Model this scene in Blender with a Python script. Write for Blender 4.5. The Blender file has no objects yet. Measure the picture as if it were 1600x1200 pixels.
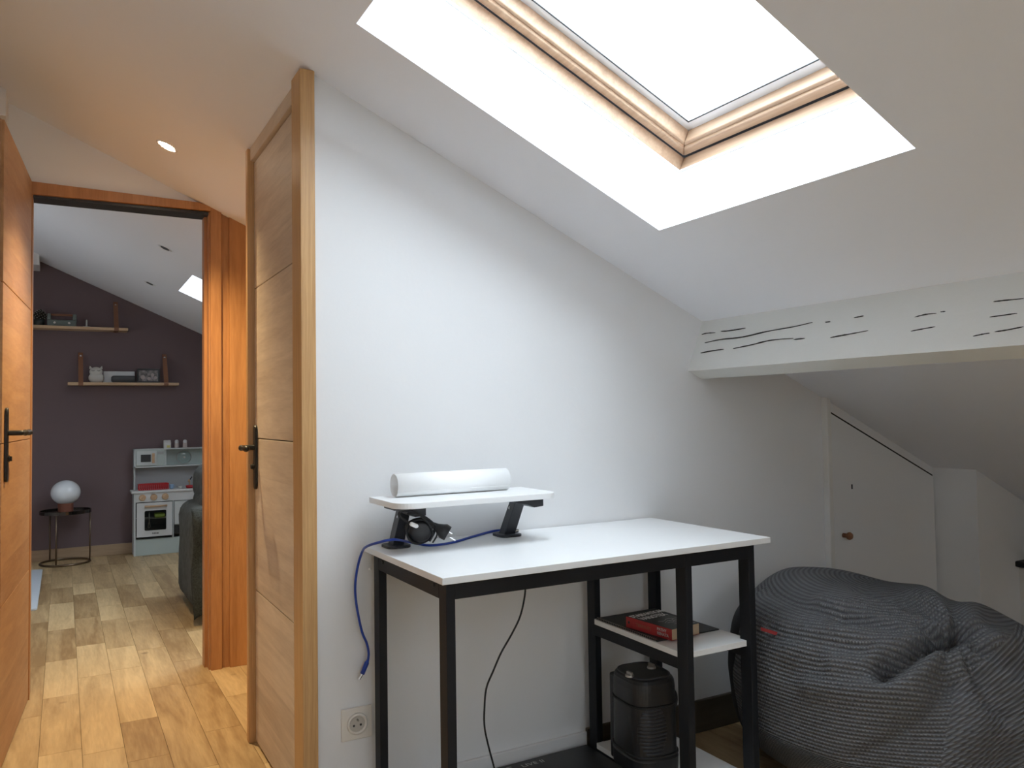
import bpy, bmesh, math, random
from mathutils import Vector, Matrix, noise
PI = math.pi
S = bpy.context.scene
C = S.collection
random.seed(7)

# ------------------------------------------------------------------ camera
YAW, PITCH, ROLL, FPX, EYE = .5120, .0375, -.0152, 1247.6, Vector((0, 0, 1.1))
fw = Vector((math.sin(YAW)*math.cos(PITCH), math.cos(YAW)*math.cos(PITCH), math.sin(PITCH)))
_r = Vector((math.cos(YAW), -math.sin(YAW), 0)); _u = _r.cross(fw)
rt = _r*math.cos(ROLL) + _u*math.sin(ROLL)
up = -_r*math.sin(ROLL) + _u*math.cos(ROLL)
cam = bpy.data.cameras.new('camera'); cam.sensor_width = 36; cam.lens = FPX/1600*36
cam.clip_start = .02
co = bpy.data.objects.new('camera', cam); C.objects.link(co)
m = Matrix((rt, up, -fw)).transposed().to_4x4(); m.translation = EYE
co.matrix_world = m
S.camera = co

# ------------------------------------------------------------------ light
SKY = 5.0
w = bpy.data.worlds.new('overcast_sky'); S.world = w; w.use_nodes = True
bg = w.node_tree.nodes['Background']
bg.inputs[0].default_value = (.815, .885, 1.0, 1); bg.inputs[1].default_value = SKY
S.view_settings.view_transform = 'Standard'; S.view_settings.look = 'None'
S.view_settings.gamma = 1; S.view_settings.use_curve_mapping = False
S.view_settings.exposure = 1.5
try:
    S.cycles.max_bounces = 10; S.cycles.diffuse_bounces = 7; S.cycles.transparent_max_bounces = 12
except Exception: pass

# roof slope: z = RZ - RB * (x - RX); su runs down the slope, sn is its outward normal
RX, RZ, RB = .5706, 2.0403, .4451
def rz(x): return RZ - RB*(x - RX)
su = Vector((1, 0, -RB)).normalized(); sn = Vector((RB, 0, 1)).normalized()
def rp(s, y, t=0): return Vector((RX, y, RZ)) + su*s + sn*t
def rs(x): return (x - RX)/su.x
HOLES = [(rs(.599), rs(1.503), .990, 1.790, 'window_1'),
         (rs(.45), rs(1.75), -1.9, -.7, 'added_window_2'),  # unseen roof window behind the camera, added as fill light
         (rs(.69), rs(1.45), 5.235, 5.92, 'window_3'),
         (rs(.9), rs(1.7), 4.0, 4.9, 'added_window_4')]  # out of view, added to bring more daylight into the far room
SLAB = .2
def portal(h):
    s0, s1, y0, y1 = h[:4]
    l = bpy.data.lights.new('sky_portal', 'AREA'); l.shape = 'RECTANGLE'
    l.size = s1 - s0; l.size_y = y1 - y0
    l.cycles.is_portal = True
    o = bpy.data.objects.new('sky_portal', l); C.objects.link(o)
    mm = Matrix((su, Vector((0, 1, 0)), sn)).transposed().to_4x4()
    mm.translation = rp((s0+s1)/2, (y0+y1)/2, SLAB+.12)
    o.matrix_world = mm
for h in HOLES: portal(h)

# ------------------------------------------------------------------ materials
def mat(name): 
    m = bpy.data.materials.new(name); m.use_nodes = True
    return m, m.node_tree, m.node_tree.nodes['Principled BSDF']
def plain(name, col, rough=.5, metal=0, bump=0, bscale=60, spec=.5, coat=0, emit=None, es=1, mottled=0):
    m, t, b = mat(name)
    b.inputs['Base Color'].default_value = (*col, 1); b.inputs['Roughness'].default_value = rough
    b.inputs['Metallic'].default_value = metal; b.inputs['Specular IOR Level'].default_value = spec
    if coat: b.inputs['Coat Weight'].default_value = coat
    if emit: b.inputs['Emission Color'].default_value = (*emit, 1); b.inputs['Emission Strength'].default_value = es
    N = t.nodes; L = t.links
    if bump or mottled:
        tc = N.new('ShaderNodeTexCoord'); n = N.new('ShaderNodeTexNoise'); n.inputs['Scale'].default_value = bscale
        n.inputs['Detail'].default_value = 4
        L.new(tc.outputs['Object'], n.inputs['Vector'])
        if bump:
            bp = N.new('ShaderNodeBump'); bp.inputs['Strength'].default_value = bump; bp.inputs['Distance'].default_value = .002
            L.new(n.outputs['Fac'], bp.inputs['Height']); L.new(bp.outputs[0], b.inputs['Normal'])
        if mottled:
            r = N.new('ShaderNodeValToRGB'); L.new(n.outputs['Fac'], r.inputs[0])
            r.color_ramp.elements[0].position = .3; r.color_ramp.elements[1].position = .7
            r.color_ramp.elements[0].color = (*[c*(1-mottled) for c in col], 1)
            r.color_ramp.elements[1].color = (*[min(1, c*(1+mottled)) for c in col], 1)
            L.new(r.outputs[0], b.inputs['Base Color'])
    return m
def wood(name, ca, cb, axis=2, stretch=14, scale=9, rough=.45, tone=.0, bands=0, world=False, knots=False, jitter=0):
    """streaky grain along an axis; tone varies per object; bands = veneer strips of that height in z"""
    m, t, b = mat(name); N = t.nodes; L = t.links
    b.inputs['Roughness'].default_value = rough
    if world:
        g = N.new('ShaderNodeNewGeometry'); src = g.outputs['Position']
    else:
        g = N.new('ShaderNodeTexCoord'); src = g.outputs['Object']
    oi = N.new('ShaderNodeObjectInfo')
    off = N.new('ShaderNodeVectorMath'); off.operation = 'MULTIPLY_ADD'
    cmb = N.new('ShaderNodeCombineXYZ')
    for i in range(3): L.new(oi.outputs['Random'], cmb.inputs[i])
    L.new(cmb.outputs[0], off.inputs[0]); off.inputs[1].default_value = (13, 29, 17); L.new(src, off.inputs[2])
    v = off.outputs[0]
    if bands:
        sep = N.new('ShaderNodeSeparateXYZ'); L.new(src, sep.inputs[0])
        d = N.new('ShaderNodeMath'); d.operation = 'DIVIDE'; L.new(sep.outputs[2], d.inputs[0]); d.inputs[1].default_value = bands
        fl = N.new('ShaderNodeMath'); fl.operation = 'FLOOR'; L.new(d.outputs[0], fl.inputs[0])
        wn = N.new('ShaderNodeTexWhiteNoise'); wn.noise_dimensions = '1D'; L.new(fl.outputs[0], wn.inputs['W'])
        ad = N.new('ShaderNodeVectorMath'); ad.operation = 'MULTIPLY_ADD'; L.new(wn.outputs['Color'], ad.inputs[0])
        ad.inputs[1].default_value = (7, 9, 5); L.new(v, ad.inputs[2]); v = ad.outputs[0]
    mp = N.new('ShaderNodeMapping'); sc = [stretch]*3; sc[axis] = 1
    mp.inputs['Scale'].default_value = sc; L.new(v, mp.inputs[0])
    n = N.new('ShaderNodeTexNoise'); n.inputs['Scale'].default_value = scale*.25; n.inputs['Detail'].default_value = 6
    n.inputs['Distortion'].default_value = .6; n.inputs['Roughness'].default_value = .6
    L.new(mp.outputs[0], n.inputs['Vector'])
    n2 = N.new('ShaderNodeTexNoise'); n2.inputs['Scale'].default_value = scale*1.6; n2.inputs['Detail'].default_value = 3
    L.new(mp.outputs[0], n2.inputs['Vector'])
    mx = N.new('ShaderNodeMath'); mx.operation = 'MULTIPLY_ADD'; L.new(n2.outputs['Fac'], mx.inputs[0]); mx.inputs[1].default_value = .35
    L.new(n.outputs['Fac'], mx.inputs[2])
    val = mx.outputs[0]
    if tone:
        a = N.new('ShaderNodeMath'); a.operation = 'MULTIPLY_ADD'; L.new(oi.outputs['Random'], a.inputs[0]); a.inputs[1].default_value = tone
        L.new(val, a.inputs[2]); s2 = N.new('ShaderNodeMath'); s2.operation = 'SUBTRACT'; L.new(a.outputs[0], s2.inputs[0]); s2.inputs[1].default_value = tone/2
        val = s2.outputs[0]
    if bands:
        a = N.new('ShaderNodeMath'); a.operation = 'MULTIPLY_ADD'; L.new(wn.outputs['Value'], a.inputs[0]); a.inputs[1].default_value = .22
        L.new(val, a.inputs[2]); s2 = N.new('ShaderNodeMath'); s2.operation = 'SUBTRACT'; L.new(a.outputs[0], s2.inputs[0]); s2.inputs[1].default_value = .11
        val = s2.outputs[0]
    r = N.new('ShaderNodeValToRGB'); L.new(val, r.inputs[0])
    r.color_ramp.elements[0].position = .38; r.color_ramp.elements[1].position = .98
    r.color_ramp.elements[0].color = (*ca, 1); r.color_ramp.elements[1].color = (*cb, 1)
    out = r.outputs[0]
    if knots:
        k = N.new('ShaderNodeTexVoronoi'); k.inputs['Scale'].default_value = 3.1; L.new(v, k.inputs['Vector'])
        kr = N.new('ShaderNodeValToRGB'); L.new(k.outputs['Distance'], kr.inputs[0])
        kr.color_ramp.elements[0].position = .02; kr.color_ramp.elements[1].position = .07
        kr.color_ramp.elements[0].color = (.45, .4, .35, 1); kr.color_ramp.elements[1].color = (1, 1, 1, 1)
        mm = N.new('ShaderNodeMix'); mm.data_type = 'RGBA'; mm.blend_type = 'MULTIPLY'; mm.inputs[0].default_value = 1
        L.new(out, mm.inputs[6]); L.new(kr.outputs[0], mm.inputs[7]); out = mm.outputs[2]
    L.new(out, b.inputs['Base Color'])
    bp = N.new('ShaderNodeBump'); bp.inputs['Strength'].default_value = .15; bp.inputs['Distance'].default_value = .002
    L.new(n2.outputs['Fac'], bp.inputs['Height']); L.new(bp.outputs[0], b.inputs['Normal'])
    return m
M = {}
M['wall'] = plain('white_wall_paint', (.78, .775, .775), .85, bump=.12, bscale=90, spec=.2)
M['ceil'] = plain('white_ceiling_paint', (.875, .885, .93), .85, bump=.12, bscale=70, spec=.2)
M['reveal'] = plain('white_reveal_paint', (.85, .86, .86), .8, bump=.05, spec=.2)
M['beam'] = plain('painted_old_beam', (.76, .76, .73), .7, bump=.5, bscale=25)
M['plum'] = plain('plum_wall_paint', (.165, .120, .124), .8, bump=.1, bscale=90, spec=.25)
M['crack'] = plain('dark_crack', (.03, .028, .025), .9)
M['trimw'] = plain('white_trim_paint', (.74, .72, .69), .5)
M['oak'] = wood('oak_floor', (.30, .19, .088), (.66, .49, .27), 1, 9, 7, .42, tone=.42, world=True, knots=True)
M['sub'] = wood('oak_floor_base', (.12, .08, .05), (.2, .14, .09), 1, 9, 7, .6, world=True)
M['oakbase'] = wood('oak_skirting', (.30, .20, .12), (.45, .32, .2), 0, 10, 9, .5, world=True)
M['shadebase'] = wood('shaded_oak_skirting', (.05, .038, .028), (.11, .085, .06), 0, 10, 9, .5, world=True)  # oak skirting of the desk room, its shade put into a near-black colour
M['larch'] = wood('orange_larch', (.30, .12, .038), (.52, .25, .09), 2, 12, 9, .42, world=True, tone=.1)
M['larchv'] = wood('striped_fir', (.42, .215, .08), (.66, .40, .17), 2, 40, 14, .4, world=True)
M['veneer'] = wood('pale_oak_veneer', (.46, .36, .27), (.70, .585, .46), 1, 10, 8, .5, bands=.129, world=True)
M['veneero'] = wood('orange_oak_veneer', (.29, .14, .055), (.46, .255, .112), 1, 10, 8, .5, bands=.129, world=True)
M['pine'] = wood('pine_window', (.40, .26, .165), (.62, .43, .29), 1, 16, 8, .45, world=True)
M['white'] = plain('white_laminate', (.84, .84, .84), .35)
M['black'] = plain('black_powder_coat', (.009, .010, .013), .55, spec=.3, bump=.1, bscale=300)
M['blackp'] = plain('black_plastic', (.016, .016, .018), .38)
M['dgrey'] = plain('dark_grey_metal', (.04, .042, .048), .4, .3)
M['rubber'] = plain('black_rubber', (.01, .01, .011), .6)
M['blue'] = plain('blue_cable', (.01, .045, .33), .35)
M['steel'] = plain('brushed_steel', (.45, .43, .4), .35, 1)
M['chrome'] = plain('chrome', (.8, .8, .8), .15, 1)
M['iron'] = plain('black_iron', (.018, .017, .014), .4, .3)
M['bronze'] = plain('bronze_tube', (.20, .145, .10), .3, 1)
M['mint'] = plain('mint_grey_paint', (.45, .52, .50), .5)
M['mintw'] = plain('pale_mint_paint', (.56, .60, .60), .5)
M['toyw'] = plain('toy_white', (.62, .63, .63), .45)
M['toyg'] = plain('toy_grey_back', (.36, .37, .38), .5)
M['dark'] = plain('dark_interior', (.02, .021, .022), .4)
M['beech'] = wood('beech', (.48, .31, .18), (.66, .46, .29), 0, 8, 8, .45)
M['shelf'] = wood('pine_shelf', (.50, .33, .19), (.68, .48, .30), 0, 10, 8, .5)
M['leather'] = plain('tan_leather', (.26, .115, .06), .55, bump=.3, bscale=150)
M['terra'] = plain('terracotta', (.22, .075, .045), .7, bump=.2)
M['opal'] = plain('opal_glass', (.80, .84, .88), .25, coat=.5)
M['red'] = plain('red_plastic', (.42, .012, .018), .35)
M['ltblue'] = plain('light_blue_plastic', (.30, .45, .65), .4)
M['lime'] = plain('lime_plastic', (.35, .42, .06), .5)
M['cream'] = plain('cream_ceramic', (.6, .58, .53), .35)
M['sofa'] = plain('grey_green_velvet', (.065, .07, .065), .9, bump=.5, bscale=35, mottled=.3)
M['throw'] = plain('dark_fur_throw', (.03, .034, .03), 1, bump=1, bscale=120, mottled=.5)
M['rug'] = plain('pale_blue_rug', (.55, .60, .66), .95, bump=.8, bscale=200)
M['sage'] = plain('sage_plastic', (.13, .16, .145), .5)
M['cone'] = plain('pine_cone', (.035, .03, .024), .8)
M['vase'] = plain('dark_green_pot', (.02, .026, .022), .5)
M['greyc'] = plain('grey_fabric', (.09, .095, .10), .85, bump=.4, bscale=300)
M['paperw'] = plain('white_paper', (.94, .94, .935), .5)
M['page'] = plain('book_pages', (.52, .38, .25), .9, bump=.5, bscale=400)
M['bookr'] = plain('book_red', (.36, .018, .02), .45)
M['bookk'] = plain('book_black', (.02, .021, .022), .4)
M['note'] = plain('notebook_black', (.022, .023, .025), .55)
M['print'] = plain('grey_print', (.42, .41, .4), .5)
M['lampe'] = plain('lamp_glow', (1, .8, .6), .5, emit=(1, .82, .6), es=30)
M['socket'] = plain('socket_white', (.74, .70, .64), .3)
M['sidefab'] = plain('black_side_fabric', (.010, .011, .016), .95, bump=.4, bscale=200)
M['rope'] = plain('grey_cord', (.4, .4, .4), .6)
def glass(name, tint, refl):
    m = bpy.data.materials.new(name); m.use_nodes = True; t = m.node_tree; N = t.nodes; L = t.links
    N.remove(N['Principled BSDF']); o = N['Material Output']
    tr = N.new('ShaderNodeBsdfTransparent'); tr.inputs[0].default_value = (*tint, 1)
    gl = N.new('ShaderNodeBsdfGlossy'); gl.inputs['Roughness'].default_value = .03
    lw = N.new('ShaderNodeLayerWeight'); lw.inputs[0].default_value = .5
    pw = N.new('ShaderNodeMath'); pw.operation = 'POWER'; L.new(lw.outputs['Facing'], pw.inputs[0]); pw.inputs[1].default_value = 4
    fr = N.new('ShaderNodeMath'); fr.operation = 'MULTIPLY_ADD'; L.new(pw.outputs[0], fr.inputs[0]); fr.inputs[1].default_value = .8; fr.inputs[2].default_value = (refl-1)*.1
    mx = N.new('ShaderNodeMixShader'); L.new(fr.outputs[0], mx.inputs[0]); L.new(tr.outputs[0], mx.inputs[1]); L.new(gl.outputs[0], mx.inputs[2])
    L.new(mx.outputs[0], o.inputs[0]); return m
M['glass'] = glass('window_glass', (.95, .98, .97), 1.45)
M['smoke'] = glass('smoked_glass', (.25, .24, .23), 1.6)
M['clear'] = glass('clear_toy_glass', (.9, .93, .93), 1.45)
def knit():
    m, t, b = mat('grey_knit'); N = t.nodes; L = t.links
    b.inputs['Roughness'].default_value = .95; b.inputs['Specular IOR Level'].default_value = .15
    uv = N.new('ShaderNodeUVMap'); uv.uv_map = 'uv'
    sep = N.new('ShaderNodeSeparateXYZ'); L.new(uv.outputs[0], sep.inputs[0])
    def mth(op, a, bb=None, c=None):
        n = N.new('ShaderNodeMath'); n.operation = op
        for i, x in enumerate((a, bb, c)):
            if x is None: continue
            if isinstance(x, (int, float)): n.inputs[i].default_value = x
            else: L.new(x, n.inputs[i])
        return n.outputs[0]
    ro = mth('MULTIPLY', sep.outputs[1], 2*PI/.0105)
    row = mth('SINE', ro)                       # rows
    rid = mth('FLOOR', mth('DIVIDE', sep.outputs[1], .0105))
    st = mth('SINE', mth('ADD', mth('MULTIPLY', sep.outputs[0], 2*PI/.0095), mth('MULTIPLY', rid, PI)))
    h = mth('ADD', mth('MULTIPLY', row, .62), mth('MULTIPLY', mth('MULTIPLY', st, mth('ADD', row, 1.1)), .32))
    nz = N.new('ShaderNodeTexNoise'); nz.inputs['Scale'].default_value = 900; nz.inputs['Detail'].default_value = 3
    tc = N.new('ShaderNodeTexCoord'); L.new(tc.outputs['Object'], nz.inputs['Vector'])
    h2 = mth('ADD', h, mth('MULTIPLY', nz.outputs['Fac'], .35))
    bp = N.new('ShaderNodeBump'); bp.inputs['Strength'].default_value = 1; bp.inputs['Distance'].default_value = .0042
    L.new(h2, bp.inputs['Height']); L.new(bp.outputs[0], b.inputs['Normal'])
    r = N.new('ShaderNodeValToRGB'); L.new(mth('MULTIPLY_ADD', h2, .35, .5), r.inputs[0])
    r.color_ramp.elements[0].position = .1; r.color_ramp.elements[1].position = .85
    r.color_ramp.elements[0].color = (.035, .036, .04, 1); r.color_ramp.elements[1].color = (.25, .25, .26, 1)
    L.new(r.outputs[0], b.inputs['Base Color'])
    return m
M['knit'] = knit()

# ------------------------------------------------------------------ helpers
def newobj(name, bm, ma, parent=None, smooth=False, bevel=0, bseg=2):
    me = bpy.data.meshes.new(name)
    bmesh.ops.recalc_face_normals(bm, faces=bm.faces)
    bm.to_mesh(me); bm.free()
    for a in (ma if isinstance(ma, (list, tuple)) else [ma]): me.materials.append(a)
    if smooth:
        for p in me.polygons: p.use_smooth = True
    o = bpy.data.objects.new(name, me); C.objects.link(o)
    if parent: o.parent = parent; o.matrix_parent_inverse = Matrix.Identity(4) if parent.type == 'EMPTY' and not parent.location.length else Matrix.Translation(-parent.location) if not parent.get('_rot') else parent.matrix_basis.inverted()
    if bevel:
        md = o.modifiers.new('bevel', 'BEVEL'); md.width = bevel; md.segments = bseg; md.limit_method = 'ANGLE'; md.angle_limit = math.radians(40)
    return o
def BM(): return bmesh.new()
def box(bm, a, b, mi=0, M4=None):
    x0, y0, z0 = a; x1, y1, z1 = b
    vs = [Vector((x, y, z)) for z in (z0, z1) for x, y in ((x0, y0), (x1, y0), (x1, y1), (x0, y1))]
    if M4: vs = [M4 @ v for v in vs]
    v = [bm.verts.new(p) for p in vs]
    for f in ((0, 3, 2, 1), (4, 5, 6, 7), (0, 1, 5, 4), (1, 2, 6, 5), (2, 3, 7, 6), (3, 0, 4, 7)):
        bm.faces.new([v[i] for i in f]).material_index = mi
    return bm
def prism(bm, pts, fn0, fn1, mi=0):
    """pts 2D outline; fn0/fn1 map a 2D point to the two end planes"""
    a = [bm.verts.new(fn0(*p)) for p in pts]; b = [bm.verts.new(fn1(*p)) for p in pts]
    bm.faces.new(a).material_index = mi; bm.faces.new(b[::-1]).material_index = mi
    n = len(pts)
    for i in range(n): bm.faces.new((a[i], b[i], b[(i+1) % n], a[(i+1) % n])).material_index = mi
    return bm
def xz(bm, pts, y0, y1, mi=0): return prism(bm, pts, lambda x, z: (x, y0, z), lambda x, z: (x, y1, z), mi)
def yz(bm, pts, x0, x1, mi=0): return prism(bm, pts, lambda y, z: (x0, y, z), lambda y, z: (x1, y, z), mi)
def xy(bm, pts, z0, z1, mi=0): return prism(bm, pts, lambda x, y: (x, y, z0), lambda x, y: (x, y, z1), mi)
def lathe(bm, prof, c=(0, 0, 0), seg=24, axis='z', mi=0):
    c = Vector(c); rings = []
    for r, h in prof:
        ring = []
        for i in range(seg):
            a = 2*PI*i/seg; x, y = r*math.cos(a), r*math.sin(a)
            p = Vector((x, y, h)) if axis == 'z' else Vector((h, x, y)) if axis == 'x' else Vector((y, h, x))
            ring.append(bm.verts.new(c+p))
        rings.append(ring)
    for a, b in zip(rings, rings[1:]):
        for i in range(seg): bm.faces.new((a[i], a[(i+1) % seg], b[(i+1) % seg], b[i])).material_index = mi
    for ring, f in ((rings[0], 1), (rings[-1], -1)):
        try: bm.faces.new(ring[::f]).material_index = mi
        except ValueError: pass
    return bm
def smoothpath(pts, n=10):
    P = [Vector(p) for p in pts]; out = []
    for i in range(len(P)-1):
        p0 = P[max(i-1, 0)]; p1 = P[i]; p2 = P[i+1]; p3 = P[min(i+2, len(P)-1)]
        for k in range(n):
            t = k/n
            out.append(.5*((2*p1)+(p2-p0)*t+(2*p0-5*p1+4*p2-p3)*t*t+(3*p1-p0-3*p2+p3)*t**3))
    out.append(P[-1]); return out
def tube(bm, pts, r, seg=8, closed=False, mi=0):
    P = [Vector(p) for p in pts]; n = len(P); rings = []; prev = None
    for i, p in enumerate(P):
        if closed: d = P[(i+1) % n]-P[i-1]
        else: d = P[min(i+1, n-1)]-P[max(i-1, 0)]
        d.normalize()
        a = prev if prev is not None else (Vector((0, 0, 1)) if abs(d.z) < .9 else Vector((1, 0, 0)))
        a = (a-d*a.dot(d)).normalized(); prev = a; b = d.cross(a)
        rr = r[i] if isinstance(r, (list, tuple)) else r
        rings.append([bm.verts.new(p+(a*math.cos(2*PI*k/seg)+b*math.sin(2*PI*k/seg))*rr) for k in range(seg)])
    m_ = n if closed else n-1
    for i in range(m_):
        a, b = rings[i], rings[(i+1) % n]
        for k in range(seg): bm.faces.new((a[k], a[(k+1) % seg], b[(k+1) % seg], b[k])).material_index = mi
    if not closed:
        bm.faces.new(rings[0][::-1]).material_index = mi; bm.faces.new(rings[-1]).material_index = mi
    return bm
def rbox2(x0, y0, x1, y1, r, n=6, corners=(1, 1, 1, 1)):
    out = []
    for i, (cx, cy, a0) in enumerate(((x1-r, y1-r, 0), (x0+r, y1-r, PI/2), (x0+r, y0+r, PI), (x1-r, y0+r, 1.5*PI))):
        if corners[i]:
            out += [(cx+r*math.cos(a0+PI/2*k/n), cy+r*math.sin(a0+PI/2*k/n)) for k in range(n+1)]
        else: out.append(((x1, y1), (x0, y1), (x0, y0), (x1, y0))[i])
    return out
def softbox(a, b, r=.05, cuts=6, puff=0):
    bm = BM(); a = Vector(a); b = Vector(b); c = (a+b)/2; h = (b-a)/2
    bmesh.ops.create_cube(bm, size=2); bmesh.ops.subdivide_edges(bm, edges=bm.edges, cuts=cuts*2+1, use_grid_fill=True)
    for v in bm.verts:
        p = Vector([v.co[i]*h[i] for i in range(3)])
        q = Vector([max(-(h[i]-r), min(h[i]-r, p[i])) for i in range(3)])
        d = p-q
        if d.length > 1e-6: p = q+d.normalized()*r
        if puff:
            u = [1-(p[i]/h[i])**2 for i in range(3)]
            p = Vector([p[i]*(1+puff*u[(i+1) % 3]*u[(i+2) % 3]) for i in range(3)])
        v.co = p+c
    return bm
def thing(name, label, cat, loc=(0, 0, 0), group=None):
    o = bpy.data.objects.new(name, None); C.objects.link(o); o.location = loc; o.empty_display_size = .05
    o['label'] = label; o['category'] = cat
    if group: o['group'] = group
    return o
def tag(o, label, cat, group=None):
    o['label'] = label; o['category'] = cat
    if group: o['group'] = group
    return o
def struct(o): o['kind'] = 'structure'; return o
def ray(px, py): return fw + rt*((px-800)/FPX) - up*((py-600)/FPX)
def atY(px, py, y): d = ray(px, py); return EYE + d*((y-EYE.y)/d.y)
def atX(px, py, x): d = ray(px, py); return EYE + d*((x-EYE.x)/d.x)
def atZ(px, py, z): d = ray(px, py); return EYE + d*((z-EYE.z)/d.z)
def text(name, s, size, ma, mw, parent=None, depth=.0004, bold=0):
    cu = bpy.data.curves.new(name, 'FONT'); cu.body = s; cu.size = size; cu.extrude = depth; cu.offset = bold
    cu.align_x = 'LEFT'; tmp = bpy.data.objects.new(name+'_t', cu); C.objects.link(tmp)
    dg = bpy.context.evaluated_depsgraph_get(); dg.update()
    me = bpy.data.meshes.new_from_object(tmp.evaluated_get(dg)); bpy.data.objects.remove(tmp)
    me.transform(mw); me.materials.clear(); me.materials.append(ma)
    o = bpy.data.objects.new(name, me); C.objects.link(o)
    if parent: o.parent = parent; o.matrix_parent_inverse = Matrix.Translation(-parent.location)
    return o
def frame_mat(o, x, y):
    x = Vector(x).normalized(); y = Vector(y).normalized(); z = x.cross(y)
    m = Matrix((x, y, z)).transposed().to_4x4(); m.translation = Vector(o); return m

# ================================================================== SETTING
WY = 2.126      # wall behind the desk
FY = 3.75       # wall with the open doorway
BY = 7.33       # plum wall of the far room
XL, XR, YN = -1.5, 4.75, -3.0
# ceiling slab with three roof openings, built in slope coordinates
s_lo, s_hi = rs(XL-.2), rs(5.1)
ys = sorted({YN-.2, BY+.2, *[h[2] for h in HOLES], *[h[3] for h in HOLES]})
bm = BM()
for ya, yb in zip(ys, ys[1:]):
    hs = [h for h in HOLES if h[2] <= ya+1e-6 and h[3] >= yb-1e-6]
    segs = [(s_lo, s_hi)] if not hs else [(s_lo, hs[0][0]), (hs[0][1], s_hi)]
    for a, b in segs:
        prism(bm, [(a, 0), (b, 0), (b, SLAB), (a, SLAB)], lambda s, t: rp(s, ya, t), lambda s, t: rp(s, yb, t))
bmesh.ops.remove_doubles(bm, verts=bm.verts, dist=1e-5)
# drop the inner faces shared by two blocks
seen = {}
for f in list(bm.faces):
    k = tuple(sorted(v.index for v in f.verts)); seen.setdefault(k, []).append(f)
struct(newobj('ceiling', bm, M['ceil']))

# floor: sub floor + individually laid oak boards
bm = BM(); box(bm, (XL, YN, -.12), (5.2, BY+.1, -.006)); floor = struct(newobj('floor', bm, M['sub']))
unit = BM(); box(unit, (0, 0, -.02), (1, 1, 0)); ume = bpy.data.meshes.new('plank'); bmesh.ops.recalc_face_normals(unit, faces=unit.faces); unit.to_mesh(ume); unit.free(); ume.materials.append(M['oak'])
X0, PW = .0595, .1256
rnd = random.Random(11)
def plank(x, y, w_, l):
    o = bpy.data.objects.new('plank', ume); C.objects.link(o); o.parent = floor
    o.location = (x+.0006, y+.0007, 0); o.scale = (w_-.0012, l-.0014, 1)
fixed = {0: [3.36, 3.93, 4.6, 5.31], 1: [2.93, 4.05, 4.9], 2: [2.7, 3.05, 4.17, 5.0]}
npk = 0
for i in range(-4, 36):
    x = X0+i*PW
    if x > XR+.1: break
    y = .6 + rnd.random()*.5 if x < 1.2 else rnd.random()*.4
    yend = BY if x < 1.15 else 2.2
    while y < yend:
        l = rnd.choice((.38, .5, .55, .62, .7, .9)) if x < 1.2 else rnd.choice((.9, 1.2, 1.5))
        l = min(l, yend-y)
        if l > .04: plank(x, y, PW, l); npk += 1
        y += l
print('planks', npk)
# rest of the boards away from view: one joined surface
bm = BM()
for i in range(-12, 38):
    x = X0+i*PW
    y0 = YN
    y1 = .0 if i >= 10 else .6
    if i < -4: y1 = BY
    if XL < x < 5: box(bm, (x+.0006, y0, -.02), (x+PW-.0006, y1, -.0002))
o = newobj('floorboards', bm, M['oak'], floor); o['kind'] = 'stuff'

def top(x): return rz(x)+.01
# desk wall (gable side) and its jog to the right
bm = BM()
xz(bm, [(.583, 0), (3.30, 0), (3.30, top(3.30)), (.583, top(.583))], WY, WY+.12)
struct(newobj('wall_back', bm, M['wall']))
bm = BM(); xz(bm, [(3.262, 0), (5.1, 0), (5.1, top(5.1)+.0), (3.262, top(3.262))], 1.934, WY+.12)
struct(newobj('wall_right', bm, M['wall']))
bm = BM(); xz(bm, [(.61, 0), (1.2, 0), (1.2, top(1.2)), (.61, top(.61))], WY+.12, 2.86)
struct(newobj('wall_closet', bm, M['wall']))
bm = BM(); box(bm, (1.2, WY+.12, 0), (1.3, FY, 1.8)); struct(newobj('wall_hall_right', bm, M['wall']))
# wall with the doorway
DX0, DX1, DZ = -.112, .561, 2.022
bm = BM()
xz(bm, [(XL, 0), (DX0-.04, 0), (DX0-.04, top(DX0-.04)), (XL, top(XL))], FY, FY+.1)
xz(bm, [(DX0-.04, DZ+.035), (DX1+.04, DZ+.005), (DX1+.04, top(DX1+.04)), (DX0-.04, top(DX0-.04))], FY, FY+.1)
xz(bm, [(DX1+.04, 0), (1.2, 0), (1.2, top(1.2)), (DX1+.04, top(DX1+.04))], FY, FY+.1)
struct(newobj('wall_hall_end', bm, M['wall']))
bm = BM(); xz(bm, [(XL-.1, 0), (4, 0), (4, top(4)), (XL-.1, top(XL-.1))], BY, BY+.12)
struct(newobj('wall_far', bm, M['plum']))
def holed(bm, fixed, u0, u1, z1, hu0, hu1, hz0, hz1, axis):
    for a, b, c_, d_ in ((u0, 0, hu0, z1), (hu1, 0, u1, z1), (hu0, 0, hu1, hz0), (hu0, hz1, hu1, z1)):
        if axis == 'x': box(bm, (fixed, a, b), (fixed+.1, c_, d_))
        else: box(bm, (a, fixed, b), (c_, fixed+.1, d_))
bm = BM(); holed(bm, XL-.1, FY, BY, 3.1, 5.2, 5.8, 1.1, 1.8, 'x'); box(bm, (XL-.1, YN, 0), (XL, FY, 3.1))
struct(newobj('wall_left', bm, M['wall']))
bm = BM(); holed(bm, YN-.1, XL-.1, 5.1, 3.1, -.5, .35, 1.25, 2.05, 'y'); struct(newobj('wall_rear', bm, M['wall']))
bm = BM(); box(bm, (XR, YN, 0), (XR+.1, 2.0, 1)); struct(newobj('wall_knee', bm, M['wall']))
bm = BM(); box(bm, (3.9, FY, 0), (4, BY, 1)); struct(newobj('wall_far_knee', bm, M['wall']))
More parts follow.
